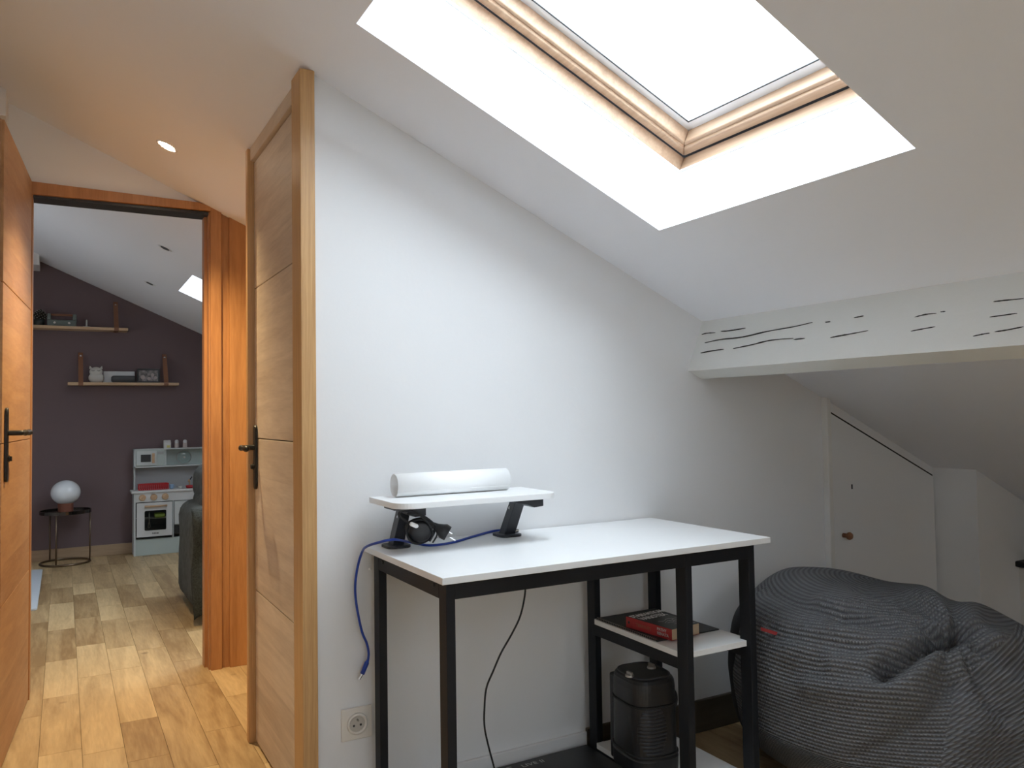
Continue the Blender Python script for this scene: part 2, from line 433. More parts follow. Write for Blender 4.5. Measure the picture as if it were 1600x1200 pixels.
bm = BM(); box(bm, (-.42, 2.4, 0), (-.34, FY, 2.6)); struct(newobj('wall_hall_left', bm, M['wall']))
# dropped boxes where the ridge timbers end
bm = BM(); xz(bm, [(-.9, 2.29), (-.168, 2.29), (-.168, top(-.168)), (-.9, top(-.9))], BY-.3, BY); struct(newobj('trim_1', bm, M['wall']))
bm = BM(); xz(bm, [(-.9, 2.28), (-.2, 2.28), (-.2, top(-.2)), (-.9, top(-.9))], 3.6, FY); struct(newobj('trim_2', bm, M['wall']))
# skirting
bm = BM(); box(bm, (.585, WY-.012, 0), (1.44, WY, .1)); struct(newobj('baseboard_back_left', bm, M['wall'], bevel=.003))
bm = BM(); box(bm, (1.44, WY-.014, 0), (2.572, WY, .108)); struct(newobj('baseboard_back', bm, M['shadebase'], bevel=.003))
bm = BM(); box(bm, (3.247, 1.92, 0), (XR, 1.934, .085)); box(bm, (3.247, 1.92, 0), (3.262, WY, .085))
struct(newobj('baseboard_right', bm, M['shadebase'], bevel=.003))
bm = BM(); box(bm, (XL, BY-.014, 0), (3.9, BY, .088)); struct(newobj('baseboard_far', bm, M['oakbase'], bevel=.003))

# ---- closet door (door_1) in the side wall
d1 = bpy.data.objects.new('door_1', None); C.objects.link(d1); struct(d1)
d1['label'] = 'pale oak closet door beside the desk wall, closed, with slatted veneer and black lever'
CX = .574
bm = BM(); box(bm, (.547, 2.108, 0), (.587, 2.2, 2.036)); newobj('door_jamb', bm, M['larchv'], d1, bevel=.002)
bm = BM(); box(bm, (.552, 2.835, 0), (.61, 2.866, 2.036)); newobj('door_jamb', bm, M['larchv'], d1, bevel=.002)
bm = BM(); box(bm, (.562, 2.2, 1.992), (.61, 2.835, 2.04)); newobj('door_header', bm, M['veneer'], d1, bevel=.002)
bm = BM(); box(bm, (.588, 2.2, .0), (.61, 2.835, 1.992)); newobj('door_stop', bm, M['dark'], d1)
zs = [.008, .515, 1.03, 1.545, 1.988]
for a, b in zip(zs, zs[1:]):
    bm = BM(); box(bm, (CX, 2.206, a+.0015), (CX+.012, 2.829, b-.0015)); newobj('door_panel', bm, M['veneer'], d1, bevel=.0015)
for z in (1.80, .955, .10):
    bm = BM(); lathe(bm, [(.0, -.045), (.0075, -.045), (.0075, -.003), (.0065, -.003), (.0065, .001), (.0075, .001), (.0075, .045), (0, .048)], (CX-.006, 2.222, z), 12)
    newobj('hinge', bm, M['steel'], d1, smooth=False)
def handle(parent, P, side, down, along, zt, zb, zl, zk):
    """plate at P, side = outward unit, along = horizontal unit the lever points to"""
    side = Vector(side); along = Vector(along).normalized(); P = Vector(P)
    bm = BM(); pts = []
    for k in range(9): a = PI*k/8; pts.append((.017*math.cos(a), zt-.017+.017*math.sin(a)))
    for k in range(9): a = PI+PI*k/8; pts.append((.017*math.cos(a), zb+.017+.017*math.sin(a)))
    f = lambda t: (lambda u, z: P+along*u+side*t+Vector((0, 0, z)))
    prism(bm, pts, f(0), f(.009)); hp = newobj('handle_plate', bm, M['iron'], parent, bevel=.002)
    q = P+Vector((0, 0, zl))
    bm = BM(); path = [q+side*.005, q+side*.03, q+side*.048+along*.004, q+side*.054+along*.02, q+side*.055+along*.05, q+side*.056+along*.085, q+side*.056+along*.11, q+side*.055+along*.125]
    pp = smoothpath(path, 6); n = len(pp)
    rr = []
    for i in range(n):
        t = i/(n-1)
        r = .0085 if t < .3 else .006+.0045*math.exp(-((t-.45)/.07)**2)+.0048*math.exp(-((t-.84)/.1)**2)
        rr.append(r)
    tube(bm, pp, rr, 12); newobj('handle_lever', bm, M['iron'], parent, smooth=True)
    q = P+Vector((0, 0, zk))
    bm = BM(); tube(bm, [q+side*.008, q+side*.02], .008, 12); tube(bm, [q+side*.012, q+side*.013], .012, 12); newobj('key_knob', bm, M['iron'], parent)
handle(d1, (CX, 2.80, 0), (-1, 0, 0), 0, (0, -1, 0), 1.075, .858, 1.0, .935)

# ---- doorway (door_2): frame + leaf opened towards the viewer
d2 = bpy.data.objects.new('door_2', None); C.objects.link(d2); struct(d2)
d2['label'] = 'orange larch doorway into the far room with its leaf swung open at left'
t = rz(DX1+.006)
bm = BM(); xz(bm, [(DX1+.006, 0), (DX1+.052, 0), (DX1+.052, rz(DX1+.052)+.004), (DX1+.006, t+.004)], FY-.022, FY)
newobj('door_casing', bm, M['larch'], d2, bevel=.002)
bm = BM(); box(bm, (DX1, FY-.005, 0), (DX1+.008, FY+.1, DZ)); newobj('door_jamb', bm, M['larch'], d2)
bm = BM(); box(bm, (DX1-.012, FY+.04, 0), (DX1, FY+.1, DZ)); newobj('door_stop', bm, M['larch'], d2)
bm = BM(); xz(bm, [(DX0-.03, DZ-.004), (DX1+.006, DZ+.004), (DX1+.006, rz(DX1+.006)+.003), (rs(.0)*0+.52, rz(.53)+.0), (DX0-.03, 2.07)], FY-.022, FY)
newobj('door_header', bm, M['larch'], d2, bevel=.002)
bm = BM(); box(bm, (DX0, FY-.005, DZ-.012), (DX1, FY+.1, DZ)); newobj('door_jamb', bm, M['dark'], d2)['label'] = 'dark upper jamb'  # upper jamb in a darker colour than the side jambs
bm = BM(); box(bm, (DX0-.05, FY-.02, 0), (DX0, FY+.1, DZ)); newobj('door_jamb', bm, M['larch'], d2)
# recess strip and board panel to the right of the doorway
bm = BM(); xz(bm, [(DX1+.052, 0), (.647, 0), (.647, rz(.647)), (DX1+.052, rz(DX1+.052))], FY-.006, FY); struct(newobj('trim_3', bm, M['larch']))
bm = BM(); xz(bm, [(.647, 0), (1.2, 0), (1.2, rz(1.2)), (.647, rz(.647))], FY-.02, FY); struct(newobj('trim_4', bm, M['larch'], bevel=.002))
# leaf
H0 = Vector((-.116, 3.715, 0)); ang = math.radians(4.2)
ld = Vector((-math.sin(ang), -math.cos(ang), 0)); ln = Vector((math.cos(ang), -math.sin(ang), 0))
def leafbox(bm, a, b, z0, z1, t0, t1):
    return prism(bm, [(a, t0), (b, t0), (b, t1), (a, t1)], lambda s, t: H0+ld*s+ln*t+Vector((0, 0, z0)), lambda s, t: H0+ld*s+ln*t+Vector((0, 0, z1)))
zs = [.006, .515, 1.03, 1.545, 2.068]
bm = BM(); leafbox(bm, 0, .73, .006, 2.068, -.03, -.008); newobj('door_core', bm, M['veneero'], d2)
for a, b in zip(zs, zs[1:]):
    bm = BM(); leafbox(bm, 0, .73, a+.0015, b-.0015, -.008, 0); newobj('door_panel', bm, M['veneero'], d2, bevel=.0012)
P = H0+ld*.665
handle(d2, (P.x, P.y, 0), ln, 0, -ld, 1.145, .905, 1.063, .98)

# ---- cupboard hatch (door_3) in the low part of the desk wall
d3 = bpy.data.objects.new('door_3', None); C.objects.link(d3); struct(d3)
d3['label'] = 'white painted cupboard door with slanting top under the low roof'
bm = BM(); xz(bm, [(2.574, 0), (2.598, 0), (2.598, 1.14), (2.574, 1.147)], WY-.028, WY); newobj('door_casing', bm, M['trimw'], d3, bevel=.003)
bm = BM(); xz(bm, [(2.598, 0), (3.262, 0), (3.262, rz(3.262)), (2.598, rz(2.598))], WY-.004, WY); newobj('door_frame', bm, M['wall'], d3)
hl = [(2.613, .01), (3.252, .01), (3.252, .808), (2.613, 1.088)]
bm = BM(); xz(bm, [(2.608, .004), (3.257, .004), (3.257, .812), (2.608, 1.096)], WY-.0055, WY-.004); newobj('door_gap', bm, M['crack'], d3)
bm = BM(); xz(bm, [(2.6165, .01), (3.254, .01), (3.254, .804), (2.6165, 1.083)], WY-.012, WY-.0055); newobj('door_panel', bm, M['wall'], d3, bevel=.0015)
bm = BM(); lathe(bm, [(.0, -.012), (.009, -.014), (.008, -.028), (.009, -.032), (.0135, -.036), (.0155, -.043), (.012, -.05), (0, -.053)], (2.665, WY, .606), 16, 'y'); newobj('door_knob', bm, M['leather'], d3, smooth=True)['label'] = 'small turned dark wood knob'
bm = BM(); box(bm, (2.722, WY-.0135, .782), (2.729, WY-.0122, .801)); newobj('keyhole', bm, M['iron'], d3)

# ---- roof windows
def roof_window(h, full=True):
    s0, s1, y0, y1, nm = h
    e = bpy.data.objects.new(nm, None); C.objects.link(e); struct(e)
    def ring(bm, ins0, ins1, t0, t1):
        """rectangular ring: outer inset ins0, inner inset ins1"""
        o_ = [(s0+ins0, y0+ins0), (s1-ins0, y0+ins0), (s1-ins0, y1-ins0), (s0+ins0, y1-ins0)]
        i_ = [(s0+ins1, y0+ins1), (s1-ins1, y0+ins1), (s1-ins1, y1-ins1), (s0+ins1, y1-ins1)]
        for k in range(4):
            q = [o_[k], o_[(k+1) % 4], i_[(k+1) % 4], i_[k]]
            prism(bm, q, lambda s, y: rp(s, y, t0), lambda s, y: rp(s, y, t1))
        return bm
    def taper(bm, oi, t0, ot, t1):
        """ring bar whose inner face slants from inset oi at t0 to inset ot at t1, outer inset fixed"""
        pass
    bm = ring(BM(), -.004, .003, SLAB-.004, SLAB+.004); newobj('sealant_bead', bm, M['reveal'], e)
    bm = ring(BM(), -.03, .0, SLAB+.004, SLAB+.050); newobj('window_frame', bm, M['pine'], e, bevel=.003)
    bm = ring(BM(), -.03, .022, SLAB+.054, SLAB+.060); newobj('window_gasket', bm, M['rubber'], e)
    bm = ring(BM(), .006, .034, SLAB+.048, SLAB+.085); newobj('window_sash', bm, M['pine'], e, bevel=.004)
    bm = ring(BM(), .015, .046, SLAB+.058, SLAB+.1); newobj('sash_bead', bm, M['pine'], e, bevel=.003)
    bm = ring(BM(), .015, .0745, SLAB+.1, SLAB+.116); newobj('sash_inner', bm, M['reveal'], e)
    bm = ring(BM(), .0725, .0755, SLAB+.098, SLAB+.101); newobj('glass_seal', bm, M['rubber'], e)
    bm = BM(); prism(bm, [(s0+.07, y0+.07), (s1-.07, y0+.07), (s1-.07, y1-.07), (s0+.07, y1-.07)], lambda s, y: rp(s, y, SLAB+.117), lambda s, y: rp(s, y, SLAB+.121))
    newobj('pane', bm, M['glass'], e)
    if full:
        bm = BM()
        for yy in (y1-.094,):
            for k in range(60):
                a = s0+.08+(s1-s0-.16)*k/60; tube(bm, [rp(a, yy, SLAB+.112), rp(a+.0075, yy, SLAB+.112)], .0014, 6)
        newobj('spacer_bar', bm, M['steel'], e)
for h in HOLES: roof_window(h, h is HOLES[0])

def added_wall_window(nm, fixed, u0, u1, z0, z1, axis):
    e = bpy.data.objects.new(nm, None); C.objects.link(e); struct(e)
    def bx(name, a, b, c_, d_, t0, t1, ma):
        bm = BM(); box(bm, *(((fixed+t0, a, b), (fixed+t1, c_, d_)) if axis == 'x' else ((a, fixed+t0, b), (c_, fixed+t1, d_)))); newobj(name, bm, ma, e)
    mid = (u0+u1)/2
    for a, b, c_, d_ in ((u0, z0, u0+.06, z1), (u1-.06, z0, u1, z1), (u0, z0, u1, z0+.06), (u0, z1-.06, u1, z1), (mid-.04, z0, mid+.04, z1)): bx('window_frame', a, b, c_, d_, .02, .08, M['pine'])
    for a, b in ((u0, mid), (mid, u1)): bx('pane', a, z0, b, z1, .045, .049, M['glass'])
    l = bpy.data.lights.new('sky_portal', 'AREA'); l.shape = 'RECTANGLE'; l.size = u1-u0; l.size_y = z1-z0; l.cycles.is_portal = True
    o = bpy.data.objects.new('sky_portal', l); C.objects.link(o)
    x, out = ((Vector((0, 1, 0)), Vector((-1, 0, 0))) if axis == 'x' else (Vector((1, 0, 0)), Vector((0, -1, 0))))
    zz = out; yy = zz.cross(x); mm = Matrix((x, yy, zz)).transposed().to_4x4()
    mm.translation = (fixed, mid, (z0+z1)/2) if axis == 'x' else (mid, fixed, (z0+z1)/2); o.matrix_world = mm
added_wall_window('added_window_5', YN-.1, -.5, .35, 1.25, 2.05, 'y')  # unseen opening in the rear wall, added to fill the desk room
added_wall_window('added_window_6', XL-.1, 5.2, 5.8, 1.1, 1.8, 'x')  # unseen opening in the left wall, added to brighten the far room

# ================================================================== THINGS
# ---- purlin beam
bt = thing('ceiling_beam', 'white painted old timber beam with dark cracks running under the sloping ceiling', 'beam', (1.95, WY, 1.2))
bm = BM(); rb = random.Random(3)
prof = [(1.971, rz(1.971)), (1.935, 1.33), (1.900, 1.24), (1.962, 1.213), (2.06, 1.30), (2.06, rz(2.06))]
ny = 110; rows = []
for j in range(ny+1):
    y = WY-(WY-YN)*j/ny
    row = []
    for k, (x, z) in enumerate(prof):
        w1 = noise.noise(Vector((k*3.1, y*1.3, 0)))*.006+noise.noise(Vector((k*5.1, y*7, 3)))*.0016
        if k in (0, 5): w1 = 0
        row.append(bm.verts.new((x+w1, y, z+w1*.8)))
    rows.append(row)
for a, b in zip(rows, rows[1:]):
    for k in range(5): bm.faces.new((a[k], a[k+1], b[k+1], b[k]))
bm.faces.new(rows[0]); bm.faces.new(rows[-1][::-1])
newobj('beam_body', bm, M['beam'], bt)
def beamface(px, py):
    # left face through (1.971,1.419) and (1.900,1.24), along y
    n = Vector((1.24-rz(1.971), 0, 1.971-1.900)).normalized()
    d = ray(px, py); k = (Vector((1.9, 0, 1.24))-EYE).dot(n)/d.dot(n); p = EYE+d*k
    w1 = 0
    for kk in (1,): w1 = noise.noise(Vector((kk*3.1, p.y*1.3, 0)))*.006+noise.noise(Vector((kk*5.1, p.y*7, 3)))*.0016
    n = n if n.x < 0 else -n
    return p+n*.003
cracks = [[(1097, 523), (1105, 521), (1118, 520)], [(1127, 518), (1140, 517), (1165, 513)], [(1102, 536), (1125, 531), (1160, 527), (1200, 518), (1240, 511), (1270, 504)],
          [(1095, 552), (1110, 549), (1131, 546)], [(1146, 545), (1175, 539), (1205, 532), (1240, 529)], [(1298, 528), (1308, 526), (1330, 522), (1357, 517)],
          [(1430, 496), (1447, 492), (1464, 490)], [(1424, 518), (1440, 515), (1462, 511)], [(1335, 497), (1350, 494)], [(1553, 472), (1570, 470), (1600, 467)],
          [(1547, 496), (1570, 493), (1590, 490)], [(1521, 526), (1535, 523), (1547, 521)], [(1555, 519), (1575, 516), (1600, 511)], [(1470, 488), (1478, 487)], [(1241, 531), (1258, 529)], [(1290, 504), (1298, 503)]]
bm = BM()
for cset in cracks:
    pts = smoothpath([beamface(*q) for q in cset], 5)
    n = len(pts)
    L_, R_ = [], []
    for i, p in enumerate(pts):
        th = (.0011*math.sin(PI*i/(n-1))**.6+.0002)*(.5+.8*rb.random()); L_.append(bm.verts.new(p+Vector((0, 0, th)))); R_.append(bm.verts.new(p-Vector((0, 0, th))))
    for i in range(n-1): bm.faces.new((L_[i], L_[i+1], R_[i+1], R_[i]))
r = bmesh.ops.extrude_face_region(bm, geom=bm.faces[:]); bmesh.ops.translate(bm, vec=(.012, 0, -.004), verts=[v for v in r['geom'] if isinstance(v, bmesh.types.BMVert)])
newobj('cracks', bm, M['crack'], bt)['label'] = 'long dark drying cracks in the paint'

# ---- recessed spots
def spot(x, y, lit, label, name='ceiling_spot'):
    t = thing(name, label, 'light', rp(rs(x), y))
    mm = Matrix((su, Vector((0, 1, 0)), -sn)).transposed().to_4x4()
    mm = frame_mat(rp(rs(x), y), su, Vector((0, -1, 0)))   # z = -sn
    bm = BM(); lathe(bm, [(.026, -.012), (.030, -.001), (.036, .002), (.041, 0)], (0, 0, 0), 28); bm.transform(mm); newobj('trim_ring', bm, M['white'], t, smooth=True)
    bm = BM(); lathe(bm, [(.0, .002), (.024, .002), (.027, -.006), (0, -.006)], (0, 0, 0), 24); bm.transform(mm); newobj('bulb', bm, M['lampe'] if lit else M['greyc'], t)
    return t
sp = spot(.34, 3.27, True, 'lit warm recessed spotlight in the sloping hall ceiling')
spot(.499, 4.894, False, 'unlit recessed spotlight in the far room ceiling, the nearer one')
spot(.527, 6.139, False, 'unlit recessed spotlight in the far room ceiling, near the plum wall')
l = bpy.data.lights.new('spot_lamp', 'SPOT'); l.energy = 48; l.color = (1, .77, .43); l.spot_size = math.radians(118); l.spot_blend = 1; l.shadow_soft_size = .03
o = bpy.data.objects.new('spot_lamp', l); C.objects.link(o); o.location = rp(rs(.34), 3.27, -.02); o.rotation_euler = (0, 0, 0)

# ---- socket
t = thing('wall_socket', 'square beige white wall socket low on the desk wall', 'socket', (.695, WY, .27))
bm = BM(); box(bm, (.652, WY-.009, .229), (.738, WY, .315)); newobj('socket_plate', bm, M['socket'], t, bevel=.003)
c = (.695, WY-.009, .272)
bm = BM(); lathe(bm, [(.021, .0), (.021, -.004), (.0245, -.007), (.028, -.005), (.029, 0)], c, 32, 'y'); newobj('socket_ring', bm, M['socket'], t, smooth=True)
bm = BM(); lathe(bm, [(0, .0), (.0215, .0), (.0215, -.0012), (0, -.0012)], c, 32, 'y'); newobj('socket_well', bm, plain('socket_inner', (.5, .46, .41), .4), t)
for dx, dz in ((-.0095, -.004), (.0095, -.004)):
    bm = BM(); lathe(bm, [(0, -.0012), (.0032, -.0012), (.0032, -.0016), (0, -.0016)], (c[0]+dx, c[1], c[2]+dz), 12, 'y'); newobj('pin_hole', bm, M['dark'], t)
bm = BM(); lathe(bm, [(0, -.001), (.0024, -.001), (.0024, -.012), (0, -.014)], (c[0], c[1], c[2]+.011), 12, 'y'); newobj('earth_pin', bm, M['steel'], t)

# ---- desk
DK = thing('desk', 'white topped desk with black square tube frame and side shelves', 'desk', (1.22, 1.86, 0))
bm = BM(); box(bm, (.7185, 1.6005, .7303), (1.7175, 2.121, .7463)); newobj('desk_top', bm, M['white'], DK, bevel=.0012)
TZ = .7303
def leg(x0, y0, x1, y1, name='leg', z1=TZ, z0=0):
    bm = BM(); box(bm, (x0, y0, z0), (x1, y1, z1)); return newobj(name, bm, M['black'], DK, bevel=.0015)
leg(.733, 1.613, .755, 1.653); leg(.733, 2.042, .755, 2.082)
leg(1.417, 1.613, 1.439, 1.653); leg(1.427, 2.042, 1.449, 2.082)
leg(1.644, 1.613, 1.666, 1.653); leg(1.667, 2.042, 1.689, 2.082)
def rail(a, b): 
    bm = BM(); box(bm, a, b); return newobj('rail', bm, M['black'], DK, bevel=.0015)
rail((.733, 1.653, TZ-.04), (.755, 2.042, TZ))
rail((.755, 1.613, TZ-.037), (1.417, 1.635, TZ)); rail((1.439, 1.613, TZ-.037), (1.644, 1.635, TZ))
rail((.755, 2.06, TZ-.037), (1.427, 2.082, TZ))
rail((1.644, 1.653, TZ-.04), (1.666, 2.042, TZ))
SZ = .467
for z in (SZ, .092):
    rail((1.421, 1.653, z-.048), (1.439, 2.045, z-.016)); rail((1.645, 1.653, z-.048), (1.663, 2.06, z-.016))
    bm = BM(); xy(bm, [(1.439, 1.628), (1.644, 1.628), (1.644, 1.654), (1.664, 1.654), (1.664, 2.041), (1.45, 2.041), (1.45, 2.07), (1.424, 2.04), (1.418, 1.654), (1.439, 1.654)], z-.016, z)
    newobj('shelf_board', bm, M['white'], DK, bevel=.001)
for y, x in ((1.68, .7332), (2.01, .7332)):
    bm = BM(); lathe(bm, [(0, -.0035), (.005, -.003), (.0055, 0)], (x, y, TZ-.014), 10, 'x'); newobj('bolt', bm, M['rubber'], DK)
for (x, y) in ((.744, 1.633), (.744, 2.062), (1.428, 1.633), (1.655, 1.633)):
    bm = BM(); lathe(bm, [(.014, -.0), (.016, .004)], (x, y, 0), 12); newobj('foot_pad', bm, M['rubber'], DK)

# ---- riser shelf on the desk
RT = .8815
RS = thing('monitor_riser', 'white riser shelf on two slanting black legs at the back of the desk', 'riser', (.96, 2.0, .7463))
bm = BM(); xy(bm, rbox2(.722, 1.868, 1.197, 2.083, .045, 8, (0, 0, 1, 1)), RT-.0155, RT); newobj('riser_board', bm, M['white'], RS, bevel=.0015)
def riser_leg(b0, b1, t0, t1, k0, k1):
    """pixel-measured ends: foot, leg top and bracket, all in planes parallel to the wall"""
    fb, ft = atY(*b0, 2.045), atY(*t0, 2.025); wb, wt = (atY(*b1, 2.045)-fb).x, (atY(*t1, 2.025)-ft).x
    a, b = atY(k0, 788, 1.985).x, atY(k1, 788, 1.985).x
    bm = BM(); zt = RT-.0155
    xz(bm, [(a, zt), (b, zt), (b, zt-.030), (b-.03, zt-.032), (b-.05, zt-.024), (a+.04, zt-.018), (a+.02, zt-.012), (a, zt-.011)], 1.955, 2.03)
    newobj('leg_bracket', bm, M['dgrey'], RS, bevel=.002)
    bm = BM(); prism(bm, [(0, 0), (1, 0), (1, 1), (0, 1)], lambda u, v: (fb.x+u*wb, 2.035+v*.035, .750), lambda u, v: (ft.x+u*wt, 1.995+v*.035, zt-.010)); newobj('leg', bm, M['dgrey'], RS, bevel=.0015)
    bm = BM(); xy(bm, rbox2(fb.x-.018, 2.012, fb.x+wb+.016, 2.085, .018), .7463, .7535); newobj('foot_plate', bm, M['dgrey'], RS, bevel=.0015)
    bm = BM(); lathe(bm, [(0, -.003), (.005, -.003), (.005, 0)], (fb.x+.012, 2.02, .83), 12, 'y'); newobj('screw', bm, M['chrome'], RS)
riser_leg((611, 846), (629, 846), (621, 796), (636, 796), 609, 659)
riser_leg((785, 833), (802, 833), (799, 785), (814, 785), 784, 841)

# ---- paper roll
pl_ = atY(616, 755, 2.03); pr_ = atY(790, 750, 2.03)
r_ = .0315; zc = RT+r_+.0003
bm = BM()
x0, x1 = pl_.x, pr_.x
for k in range(1):
    seg = 72; prof = []
    spiral = []
    for i in range(seg*2+1):
        a = PI+.55+2*PI*i/seg; rr = r_-.0013*(i/seg)+.0004
        spiral.append((rr*math.cos(a), rr*math.sin(a)))
    vs0 = [bm.verts.new((x0, 2.03+a, zc+b)) for a, b in spiral]; vs1 = [bm.verts.new((x1, 2.03+a, zc+b)) for a, b in spiral]
    for i in range(len(spiral)-1): bm.faces.new((vs0[i], vs0[i+1], vs1[i+1], vs1[i]))
o = newobj('paper_roll', bm, M['paperw'], smooth=True); tag(o, 'thick roll of white paper lying on the riser shelf', 'paper roll')
md = o.modifiers.new('s', 'SOLIDIFY'); md.thickness = .0008; md.offset = -1

# ---- coiled black power lead with disc
pc = thing('power_lead', 'black power lead coiled round a disc under the riser shelf', 'cable', (.85, 2.0, .7463))
cc = atY(657, 829, 1.965); cc.z = max(cc.z, .7463+.037)
bm = BM(); tl = Matrix.Translation(cc) @ Matrix.Rotation(math.radians(-68), 4, 'X') @ Matrix.Rotation(math.radians(14), 4, 'Y')
lathe(bm, [(0, -.016), (.022, -.016), (.029, -.011), (.0315, -.003), (.0315, .005), (.027, .012), (.018, .015), (0, .015)], (0, 0, 0), 32); bm.transform(tl)
newobj('reel_disc', bm, M['blackp'], pc, smooth=True)
bm = BM()
for k, (r1, dz, dx) in enumerate(((.036, -.006, 0), (.0365, .002, .002), (.034, .010, -.002))):
    pts = [tl @ Vector((r1*math.cos(a)+dx, r1*.97*math.sin(a), dz+.005*math.sin(a*2+k))) for a in [2*PI*i/40 for i in range(40)]]
    tube(bm, pts, .0032, 8, True)
Y_ = 1.94
def pth(L, y=Y_, n=8): return smoothpath([atY(a, b, y) if not isinstance(c_, float) else atY(a, b, c_) for a, b, c_ in L], n)
tube(bm, pth([(643, 819, 0), (632, 813, 0), (624, 806, 0), (625, 800, 0), (636, 797, 0), (650, 801, 0), (662, 810, 0), (672, 822, 0), (676, 835, 0), (671, 846, 0)]), .003, 8)
tube(bm, pth([(636, 803, 0), (650, 804, 0), (664, 808, 0), (675, 816, 0), (681, 823, 0)]), .003, 8)
tube(bm, pth([(676, 848, 0), (682, 838, 0), (683, 830, 0)]), .0022, 8)
newobj('cord', bm, M['rubber'], pc, smooth=True)
bm = BM(); a, b = atY(641, 818, 1.92), atY(653, 823, 1.92); tube(bm, [a, a.lerp(b, .15), a.lerp(b, .85), b], [.004, .0055, .0055, .003], 12); newobj('cord_connector', bm, M['paperw'], pc, smooth=True)['label'] = 'white connector end'
pa, pb, pc2 = atY(675, 818, 1.95), atY(688, 827, 1.94), atY(700, 834, 1.93)
bm = BM(); tube(bm, [pa, pa.lerp(pb, .5), pb, pb.lerp(pc2, .4), pc2], [.005, .009, .016, .021, .020], 16); newobj('plug_body', bm, M['blackp'], pc, smooth=True)
for dz in (.008, -.01):
    d = (pc2-pb).normalized(); s = pc2+Vector((0, 0, dz))+Vector((dz*-.5, 0, 0)); bm = BM(); tube(bm, [s, s+d*.017], .0022, 10); newobj('plug_pin', bm, M['chrome'], pc)

# ---- blue cable
bc = thing('usb_cable', 'blue data cable crossing the desk and hanging down its left side', 'cable', (.75, 2.0, .75))
Zt = .7463+.003
P1 = [atZ(804, 830, Zt+.01), atZ(790, 828, Zt+.012), atZ(770, 830, Zt+.002), atZ(740, 838, Zt+.001), atZ(705, 848, Zt), atZ(670, 852, Zt), atZ(640, 847, Zt+.003), atY(615, 843, 1.93), atY(590, 848, 1.95)]
P1 += [atY(573, 854, 2.0), atY(566, 862, 2.06), atY(559, 885, 2.09), atY(555, 915, 2.1), atY(557, 945, 2.1), atY(565, 985, 2.1), atY(573, 1005, 2.1), atY(576, 1020, 2.1), atY(575, 1032, 2.1)]
bm = BM(); tube(bm, smoothpath(P1, 8), .0034, 10); newobj('cord', bm, M['blue'], bc, smooth=True)
q0, q1, q2 = atY(575, 1031, 2.1), atY(566, 1053, 2.1), atY(561, 1061, 2.1)
bm = BM(); tube(bm, [q0, q0.lerp(q1, .12), q0.lerp(q1, .2), q1], [.0035, .0045, .0062, .0062], 12); newobj('plug_body', bm, M['blue'], bc, smooth=True)
bm = BM(); tube(bm, [q1, q2], .0042, 12); newobj('plug_tip', bm, M['chrome'], bc)
e0 = P1[0]; bm = BM(); tube(bm, [e0, e0+Vector((.012, 0, .001))], .005, 12); newobj('plug_tip', bm, M['chrome'], bc)

# ---- black cable hanging under the desk
Yc = 1.9
L3 = [(821, 905), (820, 930), (813, 962), (800, 990), (783, 1020), (770, 1050), (760, 1075), (757, 1105), (757, 1135), (763, 1165), (771, 1195), (778, 1225)]
bm = BM(); tube(bm, smoothpath([atY(a, b, Yc) for a, b in L3], 8), .0026, 8); tag(newobj('hanging_cable', bm, M['rubber'], smooth=True), 'thin black cable hanging below the desk top against the wall', 'cable')

# ---- notebook and book on the middle shelf
nb = thing('notebook', 'black spiral bound notebook lying on the middle shelf of the desk', 'notebook', (1.5, 1.9, SZ))
bm = BM(); box(bm, (1.426, 1.745, SZ+.0003), (1.655, 2.036, SZ+.004)); newobj('notebook_cover', bm, M['note'], nb, bevel=.0008)
bm = BM()
for k in range(34):
    y = 1.752+.274*k/33; cx, cz = 1.427, SZ+.0045
    tube(bm, [(cx+.0035*math.cos(a), y, cz+.0035*math.sin(a)) for a in [2*PI*i/8 for i in range(8)]], .0006, 5, True)
newobj('spiral_binding', bm, M['steel'], nb)
BK = thing('paperback', 'thick paperback with black cover and red spine on the notebook', 'book', (1.5, 1.88, SZ+.0045))
bz = SZ+.0048; bh = .031
pA, pB = atZ(978, 963, bz+bh), atZ(1037, 980, bz+bh)  # spine ends, top edge
ux = (pB-pA); blen = .182; ux = ux.normalized(); uy = Vector((0, 0, 1)).cross(ux); uy.z = 0; uy.normalize()
if uy.dot(Vector((1, 0, 0))) < 0: uy = -uy
pA.z = bz
def bk(a, b, z0, z1, ma, nm, a0=0, b0=0, bev=.0006):
    bm = BM(); prism(bm, [(a0, b0), (a, b0), (a, b), (a0, b)], lambda s, t: pA+ux*s+uy*t+Vector((0, 0, z0)), lambda s, t: pA+ux*s+uy*t+Vector((0, 0, z1))); return newobj(nm, bm, ma, BK, bevel=bev)
bwid = .112
bk(blen, .0012, 0, bh, M['bookr'], 'spine')
bk(blen, bwid, bh-.0008, bh, M['bookk'], 'front_cover', b0=.0012)
bk(blen, bwid, 0, .0008, M['bookr'], 'back_cover', b0=.0012)
bk(blen-.001, bwid-.002, .0009, bh-.0009, M['page'], 'pages', .001, .0013)
cm = lambda s, t: frame_mat(pA+ux*s+uy*t+Vector((0, 0, bh)), uy, -ux)
tw = lambda s, t: frame_mat(pA+ux*s+uy*t+Vector((0, 0, bh)), -ux if False else uy, -ux)
text('title_print', 'STARVATION\n VARIOTEX', .034, M['paperw'], frame_mat(pA+ux*.028+uy*.004+Vector((0, 0, bh)), uy, -ux) @ Matrix.Scale(.62, 4, (1, 0, 0)), BK, bold=.0005)
smx = frame_mat(pA+ux*.126-uy*.0001+Vector((0, 0, .018)), ux, Vector((0, 0, 1)))
text('author_print', 'PATHY\nRENATA', .0115, M['print'], smx, BK, .0002, .0003)
